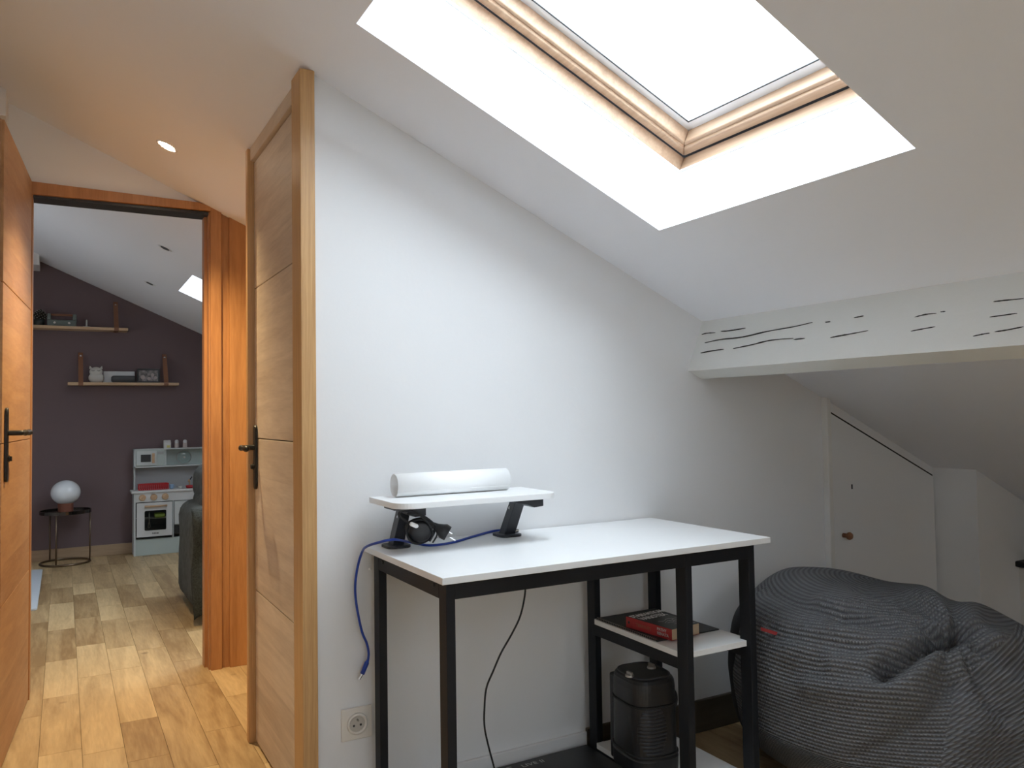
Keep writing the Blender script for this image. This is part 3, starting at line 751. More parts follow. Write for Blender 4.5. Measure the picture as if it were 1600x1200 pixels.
smx = frame_mat(pA+ux*.042-uy*.0001+Vector((0, 0, .011)), ux, Vector((0, 0, 1)))
text('spine_print', 'TERREURS', .013, M['leather'], smx, BK, .0002)
bm = BM(); lathe(bm, [(0, 0), (.004, 0), (.004, .0004), (0, .0004)], (0, 0, 0), 16); bm.transform(frame_mat(pA+ux*.012+Vector((0, 0, .016)), ux, Vector((0, 0, 1)))); newobj('spine_mark', bm, M['dark'], BK)
bm = BM()
for k in range(9):   # streaky grey drawing in the lower half of the cover
    s0_, t0_ = .10+.008*k, .03+.006*(k*5 % 9)
    pts = [(s0_+.007*math.sin(i*1.3+k), t0_+i*.012) for i in range(6)]
    tube(bm, [pA+ux*a+uy*min(b, bwid-.006)+Vector((0, 0, bh)) for a, b in pts], .0008, 4)
newobj('cover_drawing', bm, M['print'], BK)

# ---- fan heater on the lower shelf
HZ = .0923
HT = thing('fan_heater', 'black upright fan heater with grille standing on the lowest desk shelf', 'heater', (1.52, 1.85, HZ))
def hpt(a, z, k=1.0):
    """outline of the body in plan at angle a, height z"""
    tt = (z-HZ)/.26
    hx, hy = (.076-.004*tt)*k, (.088-.004*tt)*k
    e = 3.4
    ca, sa = math.cos(a), math.sin(a)
    r = 1/((abs(ca))**e+(abs(sa))**e)**(1/e)
    x, y = hx*r*ca, hy*r*sa
    R_ = math.radians(-6)
    return Vector((1.455+x*math.cos(R_)-y*math.sin(R_), 1.845+x*math.sin(R_)+y*math.cos(R_), z))
bm = BM(); prev = None; zl = [(HZ, .93), (HZ+.006, 1.0), (HZ+.045, 1.03), (HZ+.05, .985), (HZ+.13, .99), (HZ+.185, .995), (HZ+.188, .975), (HZ+.192, .975), (HZ+.195, 1.0), (HZ+.235, 1.0), (HZ+.252, .98), (HZ+.26, .93), (HZ+.264, .86)]
n = 64
for z, k in zl:
    ring = [bm.verts.new(hpt(2*PI*i/n, z, k)) for i in range(n)]
    if prev:
        for i in range(n): bm.faces.new((prev[i], prev[(i+1) % n], ring[(i+1) % n], ring[i]))
    else: bm.faces.new(ring[::-1])
    prev = ring
bm.faces.new(prev); newobj('heater_body', bm, M['blackp'], HT, smooth=False, bevel=0)
bm = BM(); ra = [hpt(2*PI*i/n, HZ+.2655, .84) for i in range(n)]; tube(bm, ra, .003, 6, True); newobj('top_rim', bm, M['dgrey'], HT, smooth=True)
bm = BM(); a_ = [bm.verts.new(hpt(2*PI*i/n, HZ+.2645, .80)) for i in range(n)]; b_ = [bm.verts.new(hpt(2*PI*i/n, HZ+.2665, .79)) for i in range(n)]
for i in range(n): bm.faces.new((a_[i], a_[(i+1) % n], b_[(i+1) % n], b_[i]))
bm.faces.new(b_); newobj('control_panel', bm, M['bookk'], HT)
for x, y in [tuple(atZ(a, b, HZ+.27)[:2]) for a, b in ((984, 1055), (1018, 1042))]:
    bm = BM(); lathe(bm, [(.013, 0), (.012, .006), (0, .006)], (x, y, HZ+.2665), 24); 
    box(bm, (x-.0035, y-.0115, HZ+.2725), (x+.0035, y+.0115, HZ+.280)); kn = newobj('control_knob', bm, M['steel'], HT, bevel=.001); kn['label'] = 'silver rotary knob'
for k in range(13):      # front grille: curved louvres on the face towards the room
    z = HZ+.066+k*.0098
    half = .86*math.sqrt(max(.05, 1-((k-6)/7.2)**2))
    aa = [math.radians(252)+half*(i/14-.5)*1.25 for i in range(15)]
    bm = BM(); tube(bm, [hpt(a, z+.004*abs(i/14-.5), .995) for i, a in enumerate(aa)], .0034, 6); newobj('louvre', bm, M['dgrey'], HT, smooth=True)
bm = BM(); box(bm, (1.405, 1.875, HZ+.0), (1.46, 1.945, HZ+.245)); newobj('back_housing', bm, M['blackp'], HT, bevel=.006)
bm = BM(); tube(bm, smoothpath([hpt(-.1, HZ+.215, 1.0), hpt(-.1, HZ+.212, 1.18), hpt(-.2, HZ+.19, 1.3), hpt(-.3, HZ+.165, 1.18), hpt(-.3, HZ+.16, 1.0)], 6), .0035, 8); newobj('carry_loop', bm, M['rubber'], HT, smooth=True)
for hz in (.056, .19):
    bm = BM(); tube(bm, [hpt(2*PI*i/n, HZ+hz, 1.005) for i in range(n)], .0035, 6, True); newobj('power_cord', bm, M['rubber'], HT, smooth=True)

# ---- console box at the floor under the desk
cb = thing('product_box', 'flat black cardboard box with grey lettering on the floor under the desk', 'box', (1.2, 1.9, 0))
bzz = .072
cr = atZ(916, 1163, bzz); 
bm = BM(); box(bm, (.80, cr.y-.40, .0), (cr.x, cr.y, bzz)); newobj('carton', bm, M['bookk'], cb, bevel=.001)
tp = atZ(771, 1208, bzz)
def flat(s, px, py, size, sx, bold):
    o = atZ(px, py, bzz+.0004)
    text('lettering', s, size, M['print'], frame_mat(o, (1, 0, 0), (0, 1, 0)) @ Matrix.Scale(sx, 4, (1, 0, 0)), cb, .0002, bold)
flat('MPC', 771, 1210, .027, 1.25, .0010)
flat('LIVE II', 817, 1199, .0245, 1.2, 0)
bm = BM(); tube(bm, smoothpath([atZ(925, 1170, .1), atZ(937, 1177, .1), atZ(950, 1186, .1)], 5), .0009, 6); 
bm.free()

# ---- bean bag
BC = Vector((2.19, 1.57, .20))
BA, BB, BH, BL = .475, .49, .392, .20
BE = 3.3
def slump(x, y): return 1.0-.45*max(0, (x+.10)/BA)**1.35-.05*max(0, -y/BB)
def bb_base(th, ph):
    """th from 0 (top) to pi (bottom), ph around"""
    d = Vector((math.sin(th)*math.cos(ph), math.sin(th)*math.sin(ph), math.cos(th)))
    e = BE if d.z > 0 else 2.2
    r = 1/((abs(d.x)**2+abs(d.y)**2)**(e/2)+abs(d.z)**e)**(1/e)
    p = Vector((d.x*BA*r, d.y*BB*r, d.z*(BH if d.z > 0 else BL)*r))
    if p.z > 0: p.z *= slump(p.x, p.y)
    return BC+p
def cast(px, py):
    d = ray(px, py).normalized()
    for i in range(500):
        q = EYE+d*(1.2+i*.005); v = q-BC
        x, y, z = v.x/BA, v.y/BB, v.z
        e = BE if z > 0 else 2.2
        if z > 0: z /= slump(v.x, v.y)*BH
        else: z /= BL
        if (x*x+y*y)**(e/2)+abs(z)**e < 1: return q
    return None
def pline(L, step=6):
    out = []
    for (a, b), (c_, d_) in zip(L, L[1:]):
        n = max(2, int(math.hypot(c_-a, d_-b)/step))
        for k in range(n):
            q = cast(a+(c_-a)*k/n, b+(d_-b)*k/n)
            if q: out.append(q)
    return out
creases = [  # (pixel polyline on the bag, depth, width)
    ([(1500, 985), (1478, 1002), (1455, 1010), (1440, 1018), (1418, 1035), (1400, 1046), (1372, 1056)], .060, .022),
    ([(1478, 1002), (1450, 992), (1400, 985), (1350, 972), (1310, 963)], .030, .026),
    ([(1470, 1000), (1440, 965), (1408, 940), (1380, 930), (1335, 915)], .026, .024),
    ([(1350, 1020), (1310, 1010), (1260, 1000), (1200, 993)], .012, .022),
    ([(1372, 1056), (1320, 1062), (1270, 1055), (1215, 1045)], .014, .030),
    ([(1300, 958), (1260, 950), (1215, 930), (1170, 915)], .014, .024),
    ([(1500, 985), (1520, 1000), (1530, 1020)], .022, .020),
    ([(1488, 1070), (1470, 1090), (1440, 1120), (1400, 1150), (1330, 1185)], .008, .010),
    ([(1488, 1070), (1530, 1095), (1580, 1125)], .010, .018)]
ridges = [([(1480, 1025), (1440, 1040), (1390, 1072), (1330, 1075), (1260, 1068)], .024, .035),
          ([(1440, 998), (1390, 1010), (1350, 1035), (1300, 1042)], .022, .03),
          ([(1460, 985), (1400, 965), (1340, 945), (1280, 935)], .018, .03),
          ([(1540, 985), (1560, 1020)], .02, .03)]
CR = [(pline(a), -b, c_) for a, b, c_ in creases]+[(pline(a), b, c_) for a, b, c_ in ridges]
knot = cast(1490, 1000) or Vector((2.4, 1.4, .45))
kn_ = (knot-BC).normalized(); ku = kn_.cross(Vector((0, 0, 1))).normalized(); kv = ku.cross(kn_)
nt, nph = 230, 460
grid = []
bm = BM(); uvl = bm.loops.layers.uv.new('uv')
base = [[bb_base(PI*(i+.5)/nt, 2*PI*j/nph) for j in range(nph)] for i in range(nt)]
seamA = cast(1488, 1070); seamB = cast(1340, 1180); print('seam', seamA, seamB, knot, cast(1560, 1120))
for i in range(nt):
    row = []
    for j in range(nph):
        p = base[i][j]
        nx = (p-BC); nn = Vector((nx.x/BA**2, nx.y/BB**2, nx.z/(BH**2 if nx.z > 0 else BL**2*4))).normalized()
        d = noise.noise(p*3.1+Vector((5, 1, 2)))*.024+noise.noise(Vector((p.x*3, p.y*3, p.z*11)))*.012
        vk = p-knot; rk = vk.length; pk = math.atan2(vk.dot(kv), vk.dot(ku))
        d += .024*math.exp(-rk/.34)*(1-math.exp(-rk/.05))*math.sin(8*pk+3*noise.noise(p*4))
        if p.z > .1 and (p-EYE).dot(nn) < .25:
            for pts, dep, wd in CR:
                if not pts: continue
                lim = (3*wd)**2; best = 9
                for q in pts:
                    dd = (p.x-q.x)**2+(p.y-q.y)**2+(p.z-q.z)**2
                    if dd < best: best = dd
                if best < lim: d += dep*math.exp(-best/(wd*wd))
        q = p+nn*d
        if q.z < .0: q.z = 0
        if q.z < .05: q.z = q.z*.9
        if q.y > 2.10: q.y = 2.10+(q.y-2.10)*.05
        row.append(bm.verts.new(q))
    grid.append(row)
pole = bm.verts.new(sum((v.co for v in grid[0]), Vector())/nph); pole2 = bm.verts.new(Vector((BC.x, BC.y, 0)))
# panel test: the knitted panels right of the seam run towards the gather
ax = (knot-BC).normalized()
def side(p):
    v = p-knot; a = seamA-knot if seamA else Vector((0, -1, 0))
    n_ = (seamB-BC).cross(seamA-BC) if seamA and seamB else Vector((1, 0, 0))
    return (p-BC).dot(n_.normalized())
def side2(p): return (p-BC).dot((knot-BC).cross(seamA-BC).normalized())
s_ref = side(cast(1560, 1120)); s_ref2 = side2(cast(1560, 1120))
sideblack = M['sidefab']
def uvof(p, panel, th, ph):
    v = p-BC
    if panel:
        n_ = (seamB-BC).cross(seamA-BC).normalized()
        # rows run parallel to the seam plane
        return (Vector((0, 0, 1)).cross(n_).dot(v)*.6+v.z, v.dot(n_)*1.05+.25*v.length)
    return ((ph-2*PI if ph > PI else ph)*.50, th*.44+.10*v.x-.05*v.y)
for i in range(nt-1):
    for j in range(nph):
        vs = (grid[i][j], grid[i+1][j], grid[i+1][(j+1) % nph], grid[i][(j+1) % nph])
        f = bm.faces.new(vs); c_ = base[i][j]
        panel = side(c_)*s_ref > 0 and side2(c_)*s_ref2 > 0 and (c_-BC).dot(seamB-BC) > -.1
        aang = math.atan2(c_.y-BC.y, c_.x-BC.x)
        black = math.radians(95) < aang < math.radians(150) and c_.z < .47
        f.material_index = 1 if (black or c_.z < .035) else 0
        js = []
        for l_, (ii, jj) in zip(f.loops, ((i, j), (i+1, j), (i+1, j+1), (i, j+1))):
            pp = base[ii][jj % nph]; u, v_ = uvof(pp, panel, PI*(ii+.5)/nt, 2*PI*(jj % nph)/nph)
            js.append((l_, u, v_))
        um = [u for _, u, _ in js]
        for l_, u, v_ in js:
            if not panel and max(um)-min(um) > 1 and u < 0: u += 2*PI*.50
            l_[uvl].uv = (u, v_)
for j in range(nph):
    f = bm.faces.new((pole, grid[0][j], grid[0][(j+1) % nph]))
    for l_ in f.loops: l_[uvl].uv = (0, 0)
    bm.faces.new((pole2, grid[-1][(j+1) % nph], grid[-1][j])).material_index = 1
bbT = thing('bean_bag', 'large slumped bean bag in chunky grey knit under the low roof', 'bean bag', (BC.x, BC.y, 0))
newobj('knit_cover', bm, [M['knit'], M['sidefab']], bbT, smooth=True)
q = cast(1200, 981)
if q:
    bm = BM(); a = q; b = q+rt*.02-fw*.045-up*.006; c0 = q-rt*.03-fw*.03+up*.007
    v = [c0+Vector((0, 0, .004)), b+Vector((0, 0, .005)), b-Vector((0, 0, .005)), c0-Vector((0, 0, .005))]
    A_ = [bm.verts.new(p) for p in v]; B_ = [bm.verts.new(p+fw*.0015) for p in v]
    bm.faces.new(A_); bm.faces.new(B_[::-1])
    for k in range(4): bm.faces.new((A_[k], A_[(k+1) % 4], B_[(k+1) % 4], B_[k]))
    newobj('fabric_tag', bm, M['bookr'], bbT)['label'] = 'small red fabric tag'

# ---- white bin with black top at the right edge
kb = thing('storage_unit', 'white storage bin with black rimmed top at the right wall', 'bin', (3.8, 1.75, 0))
ca = atZ(1594, 1037, .008)
kx, ky = ca.x, ca.y-.07
bh_ = .52
ptop = atY(1588, 884, ca.y)
kh = ptop.z
bm = BM(); box(bm, (kx, ca.y-.36, .0), (kx+.4, ca.y, kh)); newobj('bin_body', bm, M['trimw'], kb, bevel=.008)
bm = BM(); xy(bm, rbox2(kx-.03, ca.y-.39, kx+.43, ca.y+.01, .03), kh, kh+.024); newobj('bin_rim', bm, M['rubber'], kb, bevel=.006)
bm = BM(); xy(bm, rbox2(kx, ca.y-.36, kx+.40, ca.y-.02, .02), kh+.024, kh+.027); newobj('bin_lid', bm, M['greyc'], kb)

# ================================================================== FAR ROOM
# ---- leather strap shelves
def strap_shelf(x0, x1, z, straps, ztop, label):
    t = thing('wall_shelf', label, 'shelf', ((x0+x1)/2, BY, z-.02), 'strap shelves on the plum wall')
    bm = BM(); box(bm, (x0, BY-.16, z-.022), (x1, BY-.002, z)); newobj('shelf_board', bm, M['shelf'], t, bevel=.002)
    for sx in straps:
        bm = BM(); w_ = .017
        path = [(BY-.003, ztop), (BY-.163, z+.003), (BY-.166, z-.01), (BY-.163, z-.025), (BY-.003, z-.025)]
        # front strap comes down in front of the board from the wall fixing
        for (ya, za), (yb, zb_) in zip(path, path[1:]):
            dy, dz_ = yb-ya, zb_-za; L_ = math.hypot(dy, dz_); ny_, nz_ = -dz_/L_*.003, dy/L_*.003
            yz(bm, [(ya, za), (yb, zb_), (yb+ny_, zb_+nz_), (ya+ny_, za+nz_)], sx-w_, sx+w_)
        newobj('leather_strap', bm, M['leather'], t)
        bm = BM(); lathe(bm, [(0, -.012), (.007, -.011), (.008, -.004), (.005, .02)], (sx, BY-.012, ztop-.03), 12, 'y'); newobj('screw', bm, M['chrome'], t)
    return t
strap_shelf(-.62, .455, 1.845, (-.50, .370), 2.075, 'upper pine shelf on leather straps on the plum wall, toy radio on it')
strap_shelf(.028, .84, 1.403, (.118, .742), 1.65, 'lower pine shelf on leather straps on the plum wall, photo frame on it')
SY = BY-.085
# toy radio
z = 1.845
t = thing('toy_radio', 'sage green toy radio with wooden handle on the upper shelf', 'radio', (-.015, SY, z))
bm = BM()
for a, b, c_, d_ in ((-.115, 0, .085, .052), ):
    xz(bm, [(a, z), (c_, z), (c_+.004, z+.052), (a-.002, z+.052)], SY-.03, SY+.03)
newobj('radio_body', bm, M['sage'], t, bevel=.006)
for a, b in ((-.116, -.088), (.058, .088)):
    bm = BM(); xz(bm, [(a, z+.052), (b, z+.052), (b-.003, z+.1), (a+.003, z+.1)], SY-.03, SY+.03); newobj('handle_post', bm, M['sage'], t, bevel=.004)
bm = BM(); tube(bm, [(-.1, SY, z+.093), (.07, SY, z+.093)], .0085, 12); newobj('handle', bm, M['leather'], t, smooth=True)
for x in (-.065, .035):
    bm = BM(); lathe(bm, [(.009, -.03), (.008, -.037), (0, -.037)], (x, SY, z+.028), 14, 'y'); newobj('dial', bm, M['cream'], t)
# pine cone plant pot
t = thing('pine_cone', 'dark pine cone with pale tips in a pot on the upper shelf', 'pine cone', (-.17, SY, z))
bm = BM(); lathe(bm, [(.028, 0), (.036, .01), (.038, .045), (.03, .05), (0, .05)], (-.17, SY, z), 20); newobj('pot', bm, M['vase'], t, smooth=True)
bm = BM(); bm2 = BM()
for k in range(64):
    ph = k*2.39996; zz = k/63; rr = .04*math.sin(PI*(.22+.74*zz)); c0 = Vector((-.165+rr*math.cos(ph), SY+rr*math.sin(ph), z+.05+.075*zz))
    d = Vector((math.cos(ph), math.sin(ph), .35)).normalized(); tube(bm, [c0-d*.02, c0, c0+d*.008], [.003, .009, .004], 6)
    tube(bm2, [c0+d*.006, c0+d*.0105], [.0035, .002], 5)
newobj('cone_scales', bm, M['cone'], t); newobj('scale_tips', bm2, M['cream'], t)['label'] = 'pale scale tips'
# candle holder
t = thing('candle_holder', 'small white candlestick on the upper shelf', 'candlestick', (.158, SY, z))
bm = BM(); xy(bm, rbox2(.132, SY-.025, .184, SY+.025, .012), z, z+.008); newobj('base', bm, M['cream'], t)
bm = BM(); lathe(bm, [(.010, .008), (.0065, .016), (.0055, .055), (.005, .058), (.004, .062), (0, .064)], (.158, SY, z), 14); newobj('candle', bm, M['cream'], t, smooth=True)
# lower shelf: cat face lamp, white box, cylinder, photo
z = 1.403
t = thing('animal_ornament', 'white sleeping animal ornament with small ears on the lower shelf', 'ornament', (.23, SY, z))
def blob(c, rx, ry, rz_):
    b_ = BM(); bmesh.ops.create_uvsphere(b_, u_segments=24, v_segments=16, radius=1)
    for v in b_.verts: v.co = Vector((c[0]+v.co.x*rx, c[1]+v.co.y*ry, c[2]+max(-.8, v.co.z)*rz_))
    return b_
newobj('body', blob((.229, SY, z+.038), .057, .034, .046), M['cream'], t, smooth=True)
newobj('head', blob((.227, SY-.002, z+.086), .048, .032, .040), M['cream'], t, smooth=True)
for x, s in ((.192, -1), (.26, 1)):
    bm = BM(); xz(bm, [(x-.014, z+.11), (x+.014, z+.11), (x+s*.010, z+.136)], SY-.012, SY+.008); newobj('ear', bm, M['cream'], t, bevel=.002)
for x in (.205, .245):
    bm = BM(); tube(bm, [(x+.010*math.cos(a), SY-.0335, z+.098+.005*math.sin(a)) for a in [PI+PI*i/6 for i in range(7)]], .0018, 5); newobj('closed_eye', bm, M['dark'], t)
t = tag(newobj('white_box', box(BM(), (.28, SY+.025, z), (.512, SY+.065, z+.095)), M['toyw'], bevel=.003), 'long low white box behind the grey cylinder on the lower shelf', 'box')
t = thing('cylinder_speaker', 'grey cylindrical speaker lying in front of the white box on the lower shelf', 'speaker', (.42, SY-.03, z))
bm = BM(); lathe(bm, [(0, .335), (.018, .336), (.026, .345), (.028, .36), (.028, .505), (.026, .51), (.018, .505), (0, .5)], (0, SY-.02, z+.0285), 28, 'x'); newobj('speaker_body', bm, M['greyc'], t, smooth=True)
bm = BM(); lathe(bm, [(0, .506), (.02, .506), (.02, .512), (0, .512)], (0, SY-.02, z+.0285), 24, 'x'); newobj('end_cap', bm, M['dark'], t)
t = thing('photo_frame', 'black framed photograph on the lower shelf', 'picture', (.615, SY, z))
bm = BM(); xz(bm, [(.528, z), (.70, z), (.70, z+.118), (.528, z+.118)], SY+.01, SY+.022)
for a, b in (((.528, z), (.70, z+.014)), ((.528, z+.104), (.70, z+.118)), ((.528, z+.014), (.542, z+.104)), ((.686, z+.014), (.70, z+.104))):
    box(bm, (a[0], SY+.0, a[1]), (b[0], SY+.012, b[1]))
newobj('frame', bm, M['bookk'], t, bevel=.0015)
bm = BM(); box(bm, (.542, SY+.007, z+.014), (.686, SY+.0095, z+.104)); newobj('photo', bm, plain('photo_print', (.17, .15, .145), .4, bscale=42, mottled=.95), t)
bm = BM()
for x, zz, rx, rz_ in ((.572, z+.046, .016, .019), (.618, z+.036, .013, .015), (.645, z+.066, .013, .016), (.668, z+.045, .012, .013)):
    lathe(bm, [(0, -.0012), (1, -.001), (1, 0)], (0, 0, 0), 18, 'y')
    vv = bm.verts[:] 
    bm.verts.ensure_lookup_table()
    for v in bm.verts[len(bm.verts)-54:]: v.co = Vector((x+v.co.x*rx, SY+.007+v.co.y, zz+v.co.z*rz_))
newobj('photo_faces', bm, plain('photo_light', (.42, .34, .32), .4), t)

# ---- side table and lamp
tx, ty, tr = .018, 7.125, .172
t = thing('side_table', 'round bronze side table with dark top by the plum wall', 'table', (tx, ty, 0))
def circ(r, z, n=48): return [(tx+r*math.cos(2*PI*i/n), ty+r*math.sin(2*PI*i/n), z) for i in range(n)]
bm = BM(); tube(bm, circ(tr, .008), .008, 8, True); newobj('base_ring', bm, M['bronze'], t, smooth=True)
bm = BM(); lathe(bm, [(tr, .385), (tr+.006, .385), (tr+.006, .41), (tr, .41), (tr, .398), (0, .398), (0, .392), (tr, .392)], (tx, ty, 0), 56); newobj('tray_top', bm, plain('dark_mirror', (.10, .085, .075), .12, .9), t)
for a in (math.radians(249), math.radians(128), math.radians(-14)):
    bm = BM(); tube(bm, [(tx+tr*math.cos(a), ty+tr*math.sin(a), .008), (tx+tr*math.cos(a), ty+tr*math.sin(a), .388)], .0058, 8); newobj('leg', bm, M['bronze'], t, smooth=True)
t = thing('globe_lamp', 'opal globe table lamp on a terracotta base on the side table', 'lamp', (tx, ty, .398))
bm = BM(); lathe(bm, [(.052, 0), (.053, .002), (.053, .062), (.05, .065), (0, .065)], (tx, ty, .3985), 32); newobj('lamp_base', bm, M['terra'], t)
bm = BM(); lathe(bm, [(.103*math.sin(a), -.094*math.cos(a)) for a in [math.radians(27+i*(180-27)/24) for i in range(25)]], (tx, ty, .3985+.062+.084), 40); newobj('lamp_globe', bm, M['opal'], t, smooth=True)

# ---- rug
t = tag(newobj('rug', xy(BM(), rbox2(-1.3, 5.45, -.128, 6.87, .02), .0005, .012), M['rug'], bevel=.003), 'corner of a pale blue rug on the far room floor', 'rug')

# ---- toy kitchen
KT = thing('toy_kitchen', 'mint and white wooden play kitchen against the plum wall', 'toy kitchen', (.79, 7.23, 0))
KF, KX0, KX1 = 7.13, .498, 1.075
def kp(name, a, b, ma, bev=.0015, par=None):
    return newobj(name, box(BM(), a, b), ma, par or KT, bevel=bev)
kp('side_panel', (KX0, KF+.004, 0), (KX0+.014, BY-.016, .505), M['mintw'])
kp('side_panel', (KX1-.014, KF+.004, 0), (KX1, BY-.016, .505), M['mintw'])
kp('plinth', (KX0+.014, KF+.012, 0), (KX1-.014, KF+.024, .13), M['mint'])
kp('back_panel', (KX0+.014, BY-.024, .02), (KX1-.014, BY-.017, .505), M['toyg'])
kp('worktop', (KX0-.018, KF-.014, .505), (KX1+.01, BY-.015, .523), M['toyw'])
kp('control_strip', (KX0+.014, KF+.0, .43), (KX1-.014, KF+.012, .505), M['toyw'])
kp('hutch_side', (KX0+.006, BY-.09, .523), (KX0+.018, BY-.017, .855), M['mintw'])
kp('hutch_side', (KX1-.014, BY-.09, .523), (KX1-.002, BY-.017, .855), M['mintw'])
kp('hutch_top', (KX0+.004, BY-.125, .848), (KX1, BY-.017, .858), M['mintw'])
kp('hutch_shelf', (KX0+.004, BY-.125, .705), (KX1, BY-.017, .716), M['mintw'])
kp('hutch_back', (KX0+.018, BY-.024, .523), (KX1-.014, BY-.018, .705), M['toyg'])
kp('hutch_back', (KX0+.018, BY-.024, .716), (KX1-.014, BY-.018, .848), M['mint'])
kp('hutch_divider', (.735, BY-.12, .716), (.745, BY-.024, .848), M['mintw'])
kp('hutch_side', (KX0+.004, BY-.125, .705), (KX0+.018, BY-.09, .858), M['mintw'])
hf = BY-.128
kp('microwave_front', (KX0+.018, hf+.004, .718), (.735, hf+.01, .847), M['mint'])
mw = kp('microwave_door', (KX0+.022, hf-.006, .724), (.672, hf+.004, .842), M['mintw'])
kp('microwave_window', (.553, hf-.0085, .752), (.628, hf-.006, .812), M['dark'], 0, mw)
kp('microwave_handle', (.636, hf-.022, .742), (.656, hf-.008, .822), M['beech'], .003, mw)
kp('microwave_display', (.680, hf+.001, .81), (.726, hf+.004, .834), M['toyg'], 0)
for x in (.56, .645, .73):
    bm = BM(); lathe(bm, [(.026, 0), (.026, -.012), (.022, -.020), (0, -.020)], (x, KF, .468), 24, 'y'); k_ = newobj('control_knob', bm, M['beech'], KT)
    bm = BM(); box(bm, (x-.005, KF-.03, .455), (x+.005, KF-.018, .482)); bm.transform(Matrix.Translation((x, 0, .468)) @ Matrix.Rotation(.6, 4, 'Y') @ Matrix.Translation((-x, 0, -.468))); newobj('knob_grip', bm, M['beech'], k_, bevel=.002)
# oven door with window
ox0, ox1, oz0, oz1 = KX0+.02, .782, .152, .425
wx0, wx1, wz0, wz1 = .575, .738, .20, .362
bm = BM()
outer = [(ox0, oz0), (ox1, oz0), (ox1, oz1), (ox0, oz1)]
for a, b, c_, d_ in ((ox0, oz0, ox1, wz0), (ox0, wz1, ox1, oz1), (ox0, wz0, wx0, wz1), (wx1, wz0, ox1, wz1)): box(bm, (a, KF-.014, b), (c_, KF-.002, d_))
bmesh.ops.remove_doubles(bm, verts=bm.verts, dist=1e-5)
od = newobj('oven_door', bm, M['toyw'], KT)
bm = BM(); ri = rbox2(wx0, wz0, wx1, wz1, .012, 4); ro = rbox2(wx0-.010, wz0-.010, wx1+.010, wz1+.010, .018, 4)
for k in range(len(ri)):
    k2 = (k+1) % len(ri); prism(bm, [ro[k], ro[k2], ri[k2], ri[k]], lambda x, z: (x, KF-.017, z), lambda x, z: (x, KF-.012, z))
newobj('window_rim', bm, M['toyw'], od)
kp('oven_glass', (wx0, KF-.010, wz0), (wx1, KF-.008, wz1), M['clear'], 0, od)
bm = BM(); tube(bm, [(.575, KF-.034, .398), (.742, KF-.034, .398)], .0075, 12)
for x in (.59, .727): tube(bm, [(x, KF-.014, .398), (x, KF-.034, .398)], .005, 8)
newobj('oven_handle', bm, M['beech'], od, smooth=True)
text('oven_lettering', 'KidKraft', .0165, M['dark'], frame_mat((.632, KF-.0145, .172), (1, 0, 0), (0, 0, 1)) @ Matrix.Scale(.85, 4, (1, 0, 0)), None, .0003, .0006)
ol = bpy.data.objects['oven_lettering']; ol.parent = od; ol.matrix_parent_inverse = Matrix.Identity(4); ol.location = -KT.location*0
kp('oven_cavity', (ox0, KF+.16, .14), (ox1, KF+.165, .43), M['dark'], 0)
kp('oven_floor', (ox0, KF+.012, .135), (ox1, KF+.16, .14), M['dark'], 0)
bm = BM()
for k in range(9): tube(bm, [(ox0+.004, KF+.02+k*.015, .292), (ox1-.002, KF+.02+k*.015, .292)], .0018, 6)
newobj('oven_rack', bm, M['steel'], KT)
kp('divider', (.786, KF+.002, .13), (.796, BY-.02, .43), M['mintw'])
kp('sink_door', (.80, KF-.010, .235), (KX1-.016, KF, .425), M['mintw'])
kp('drawer_front', (.80, KF+.01, .155), (KX1-.016, KF+.014, .225), M['dark'])
bm = BM()
# whisk and lime toy inside the oven
w_ = thing('toy_whisk', 'small steel whisk hanging inside the play oven', 'whisk', (.612, 7.14, .21))
bm = BM(); tube(bm, [(.612, KF+.016, .27), (.612, KF+.016, .345)], .0045, 8); newobj('whisk_handle', bm, M['steel'], w_, smooth=True)
bm = BM()
for rot in (0, PI/3, 2*PI/3):
    pts = []
    for i in range(17):
        a = 2*PI*i/17; x = .011*math.sin(a)*(.5-.5*math.cos(a)+.25) ; pts.append((.612+x*math.cos(rot), KF+.016+x*math.sin(rot)*.4, .245+.028*math.cos(a)))
    tube(bm, pts, .0012, 5, True)
newobj('whisk_wires', bm, M['steel'], w_)
tag(newobj('toy_dish', softbox((.655, KF+.03, .2945), (.735, KF+.13, .33), .014, 3), M['lime'], smooth=True), 'lime green toy dish on the rack of the play oven', 'toy dish')
# dish rack
t = thing('toy_dish_rack', 'red plastic slatted dish rack on the play kitchen worktop', 'dish rack', (.63, 7.2, .523))
bm = BM(); box(bm, (.535, KF+.03, .5235), (.76, KF+.11, .529)); newobj('tray', bm, M['red'], t, bevel=.002)
bm = BM()
for yy in (KF+.032, KF+.108): box(bm, (.533, yy-.003, .565), (.762, yy+.003, .574))
for xx in (.535, .758): box(bm, (xx-.003, KF+.03, .565), (xx+.003, KF+.11, .574))
newobj('rim', bm, M['red'], t)
for k in range(15):
    for yy in (KF+.032, KF+.108):
        x = .538+.2185*k/14; newobj('slat', box(BM(), (x-.0035, yy-.002, .528), (x+.0035, yy+.002, .566)), M['red'], t)
t = thing('toy_cup', 'light blue toy cup beside the red dish rack', 'cup', (.785, KF+.06, .5235))
bm = BM(); lathe(bm, [(.014, 0), (.019, .036), (.0175, .036), (.0125, .002), (0, .002)], (.785, KF+.06, .5235), 18); newobj('cup_body', bm, M['ltblue'], t, smooth=True)
bm = BM(); tube(bm, [(.802+.009*math.sin(a), KF+.06, .5235+.018-.010*math.cos(a)) for a in [PI*i/8 for i in range(9)]], .002, 6); newobj('cup_handle', bm, M['ltblue'], t)
